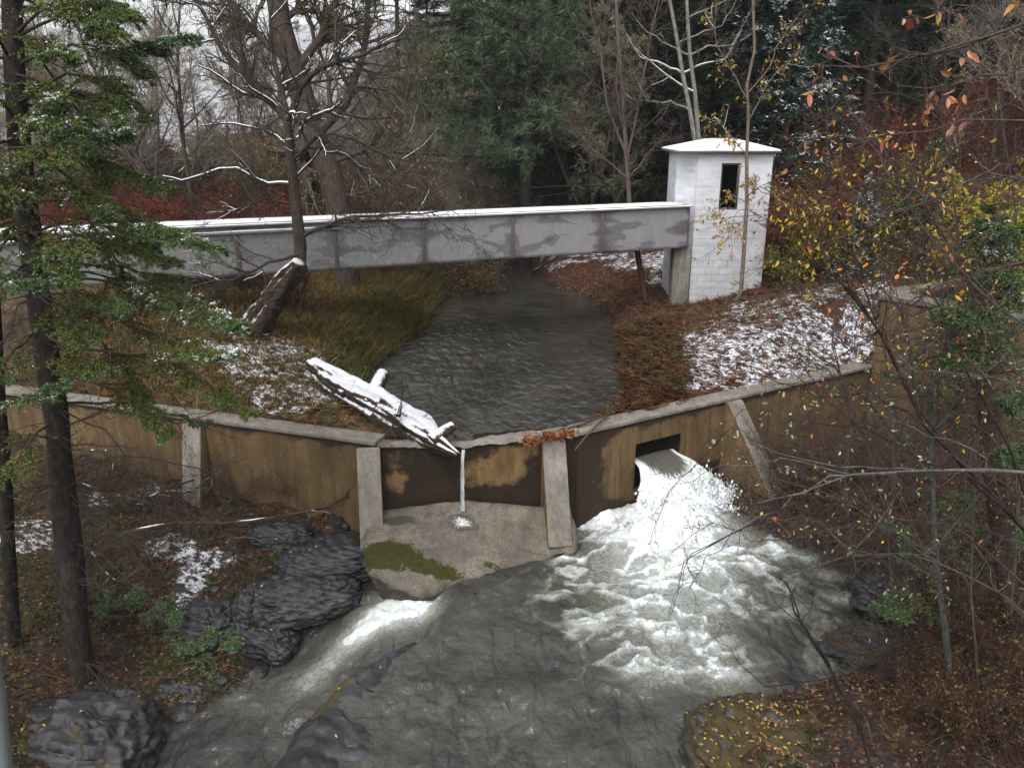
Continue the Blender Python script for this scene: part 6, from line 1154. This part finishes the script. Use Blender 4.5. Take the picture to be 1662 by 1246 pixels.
def ferns(P, L, cols, pin=13):
    """arching fronds with paired leaflets"""
    N = len(P); a = rs_.uniform(0, 2*np.pi, N); d = np.stack([np.cos(a), np.sin(a), rs_.uniform(.5, 1.6, N)], -1); S_ = grow(rs_, P, d, L*rs_.uniform(.6, 1.3, N), 6, .08, -.22)
    tt = np.linspace(.15, 1, pin)[None].repeat(N, 0); q, tan = at_t(S_, tt); s = unit(np.cross(tan, [0, 0, 1.])); ln = (L*.28*(1.05-tt))[..., None]; out = []
    for sg in (-1, 1): out.append(kites(rs_, q.reshape(-1, 3), (s*sg+tan*.35-np.array([0, 0, .2])).reshape(-1, 3), ln.reshape(-1), ln.reshape(-1)*.35, nrm_up=.6))
    V = np.concatenate([out[0][0], out[1][0]]); F = np.concatenate([out[0][1], out[1][1]+len(out[0][0])]); c = np.repeat(vary(rs_, N, cols, per=1, jit=.25), pin*4, 0); return V, F, np.r_[c, c]
def inpoly(pts, z): poly = np.array([W(a, b_, z)[:2] for a, b_ in pts]); return lambda P: poly_sdf(P, poly) < 0
M_ = Mix()
P = sample(26000, -11, -.5, 15, 30, upc); nz = fbm(P[:, 0]*.7, P[:, 1]*.7, seed=81); V, F, c = blades(P, .34, .014, [(.19, .115, .045), (.13, .10, .03), (.10, .045, .02), (.24, .17, .08), (.07, .075, .02)]); M_.add(V, F, c)
near_r = sample(16000, -6, 0, 18, 33, lambda P: upc(P) & (poly_sdf(P, RIV) < 1.6)); V, F, c = blades(near_r, .42, .018, [(.11, .095, .025), (.14, .10, .03), (.08, .05, .02), (.05, .075, .02)]); M_.add(V, F, c)
P = sample(9000, -4.2, -1.5, 15.5, 22, lambda P: upc(P) & (poly_sdf(P, RIV) < .8)); V, F, c = blades(P, .16, .02, [(.045, .085, .022), (.07, .11, .03), (.10, .09, .03)]); M_.add(V, F, c)
tag(M_.build("grass", LEAF), "tan and olive dead grass over the left bank", "grass", kind="stuff")
M_ = Mix()
for n_, x0_, x1_, y0_, y1_, cond, L, cols in [
  (1500, 1.5, 5.5, 14.6, 21, lambda P: upc(P) & (poly_sdf(P, RIV) < 1.3), .5, [(.075, .022, .014), (.12, .04, .018), (.05, .018, .012), (.10, .075, .03), (.06, .06, .02)]),
  (1200, 2, 9, 19, 27, lambda P: upc(P), .4, [(.13, .045, .02), (.10, .07, .025), (.08, .09, .025), (.17, .08, .03)]),
  (500, 4, 13, 15.5, 20, lambda P: upc(P), .38, [(.12, .035, .02), (.10, .03, .015), (.2, .13, .07)]),
  (1200, -10, -2.5, 14.3, 19.5, lambda P: upc(P), .38, [(.15, .075, .02), (.20, .10, .03), (.09, .10, .03), (.11, .035, .02), (.08, .11, .03)]),
  (1300, -9, -2, 18, 28, lambda P: upc(P), .45, [(.15, .10, .03), (.12, .09, .025), (.18, .11, .03), (.10, .045, .02)])]:
    P = sample(n_, x0_, x1_, y0_, y1_, cond); V, F, c = ferns(P, L, cols); M_.add(V, F, c)
tag(M_.build("ferns", LEAF), "withered rust and olive ferns covering both banks above the dam", "ferns", kind="stuff")
M_ = Mix()
P = sample(9000, 1, 14, 14.6, 30, upc); V, F, c = blades(P, .30, .012, [(.11, .045, .03), (.16, .10, .06), (.07, .03, .02), (.20, .15, .09)], lean=1.2); M_.add(V, F, c)
P = sample(3500, -13, -2, 8, 15.5, dnc); V, F, c = blades(P, .22, .010, [(.10, .08, .03), (.07, .035, .02), (.05, .07, .02)], lean=1.2); M_.add(V, F, c)
P = sample(5000, 3.5, 12, 6, 17, dnc); V, F, c = blades(P, .30, .010, [(.10, .05, .025), (.08, .03, .02), (.13, .10, .04)], lean=1.2); M_.add(V, F, c)
P = sample(1100, -11, -2.5, 8, 15.3, dnc); V, F, c = ferns(P, .26, [(.06, .09, .025), (.08, .07, .025), (.045, .065, .02), (.10, .045, .02)]); M_.add(V, F, c)
P = sample(2500, -11, -2, 8, 15.3, dnc); V, F, c = blades(P, .12, .016, [(.05, .075, .02), (.08, .09, .025), (.035, .05, .015)]); M_.add(V, F, c)
tag(M_.build("undergrowth", LEAF), "dry brown stalks and bracken on the banks", "undergrowth", kind="stuff")
M_ = Mix(); LIT = [(.11, .055, .03), (.08, .033, .02), (.20, .11, .06), (.06, .025, .018), (.26, .16, .045), (.30, .21, .15)]
for n_, x0_, x1_, y0_, y1_, cond, sz in [(9000, -11, -1.8, 7.5, 15.5, dnc, .065), (12000, 2.5, 10, 5.5, 16.5, dnc, .065), (5000, -11, 10, 14.5, 22, upc, .06)]:
    P = sample(n_, x0_, x1_, y0_, y1_, cond); P[:, 2] += .012+.02*rs_.random(len(P)); V, F = kites(rs_, P, rs_.normal(0, 1, P.shape)*[1, 1, .25], sz*rs_.uniform(.6, 1.3, len(P)), sz*.55, nrm_up=.75); M_.add(V, F, vary(rs_, len(P), LIT, [.25, .22, .18, .2, .08, .07]))
# loose twigs and small stones
sk = Mix()
for n_, a in [(650, (-11, -1.8, 7.5, 15.3, dnc)), (700, (2.6, 11, 5.5, 16, dnc)), (500, (-9, 9, 14.8, 21, upc))]:
    P = sample(n_, *a); P[:, 2] += .03; d = rs_.normal(0, 1, P.shape)*[1, 1, .18]; L_t = grow(rs_, P, d, rs_.gamma(2, .22, len(P)), 5, .12); V, F = tubes(L_t, taper(len(P), 5, rs_.uniform(.003, .010, len(P)), .4), 4); sk.add(V, F, vary(rs_, len(P), [(.06, .04, .03), (.10, .07, .05), (.03, .022, .018), (.15, .11, .08)], per=20))
tag(sk.build("twig_litter", TWIG), "loose dead twigs strewn over the banks", "twigs", kind="stuff")
st0 = None
for k, (px, py) in enumerate([(330,1075),(270,1130),(360,1110),(300,1160),(1290,890),(1345,905),(1420,990),(1415,1070),(1350,1100),(1280,1120),(1160,1180),(520,1040),(420,1090),(230,1165),(560,870),(500,850),(370,900),(430,930),(350,960)]):
    g = G(px, py); sc = rs_.uniform(.10, .24)
    lab = "small wet stone " + ("at the waterline on the left of the chute" if px < 450 and py > 1050 else "on the right shore of the pool" if px > 1100 else "among the dark rocks before the left dam wall")
    if st0 is None: st0 = rock((g[0], g[1], g[2]-.02), (1, .75, .6), lab, seed=71, moss=.2, sub=24, name="stone", cat="stone", group="small stones by the water"); st0.scale = (sc,)*3
    else: c2 = st0.copy(); COL.objects.link(c2); c2.location = (g[0], g[1], g[2]-.02); c2.scale = (sc, sc*rs_.uniform(.8, 1.2), sc); c2.rotation_euler = (0, 0, rs_.uniform(0, 6)); c2["label"] = lab
# leaves lying on the boulders
dgs = bpy.context.evaluated_depsgraph_get(); dgs.update()
for o in [o for o in bpy.data.objects if o.name.startswith("rock")]:
    n_ = len(o.data.vertices); co = np.empty(n_*3, np.float32); no = np.empty(n_*3, np.float32); o.data.vertices.foreach_get("co", co); o.data.vertices.foreach_get("normal", no); co = co.reshape(-1, 3)+np.array(o.location); no = no.reshape(-1, 3)
    k = np.where(no[:, 2] > .75)[0]; big = "yellow leaves" in o.get("label", ""); k = rs_.choice(k, min(len(k), 420 if big else 14), replace=big) if len(k) else k
    if len(k): P = co[k]+rs_.normal(0, .02, (len(k), 3))*[1, 1, 0]+[0, 0, .018]; V, F = kites(rs_, P, rs_.normal(0, 1, P.shape)*[1, 1, .15], .06*rs_.uniform(.6, 1.3, len(P)), .035, nrm_up=.85); M_.add(V, F, vary(rs_, len(P), LIT+[(.5, .32, .05)]*2))
tag(M_.build("fallen_leaves", LEAF), "brown and yellow fallen leaves littering rocks and banks", "fallen leaves", kind="stuff")
# ================================================================ misty air
V, F = boxes([box8((-70, -6), (150, 0), (0, 150), 130, -8)]); V[:, 2] = np.where(V[:, 2] > 0, 124, -60.)
t = NT("haze_mat"); t.t.nodes.remove(t.b); pv = t.t.nodes.new("ShaderNodeVolumePrincipled"); pv.inputs["Color"].default_value = (.86, .9, .96, 1); pv.inputs["Density"].default_value = .0006; pv.inputs["Anisotropy"].default_value = .2
t.t.links.new(pv.outputs[0], t.out.inputs["Volume"]); hz_o = mesh_obj("haze", V, F, t.m); tag(hz_o, kind="stuff")
# labels: where look-alikes stand in a short row, say which one from the left
from collections import defaultdict
_by = defaultdict(list)
for o in bpy.data.objects:
    if o.parent is None and o.get("label") and o.get("category"): _by[o["label"]].append(o)
_ord = ["leftmost", "second from left", "third from left", "fourth from left", "fifth from left", "sixth from left", "seventh from left", "eighth from left", "ninth from left", "tenth from left"]
for lab, L in _by.items():
    if 2 <= len(L) <= 11:
        L.sort(key=lambda o: o.location.x/max(o.location.y, .1))
        for i, o in enumerate(L):
            w_ = "rightmost" if i == len(L)-1 else _ord[i]
            if len((lab+" "+w_).split()) <= 16: o["label"] = lab+", "+w_
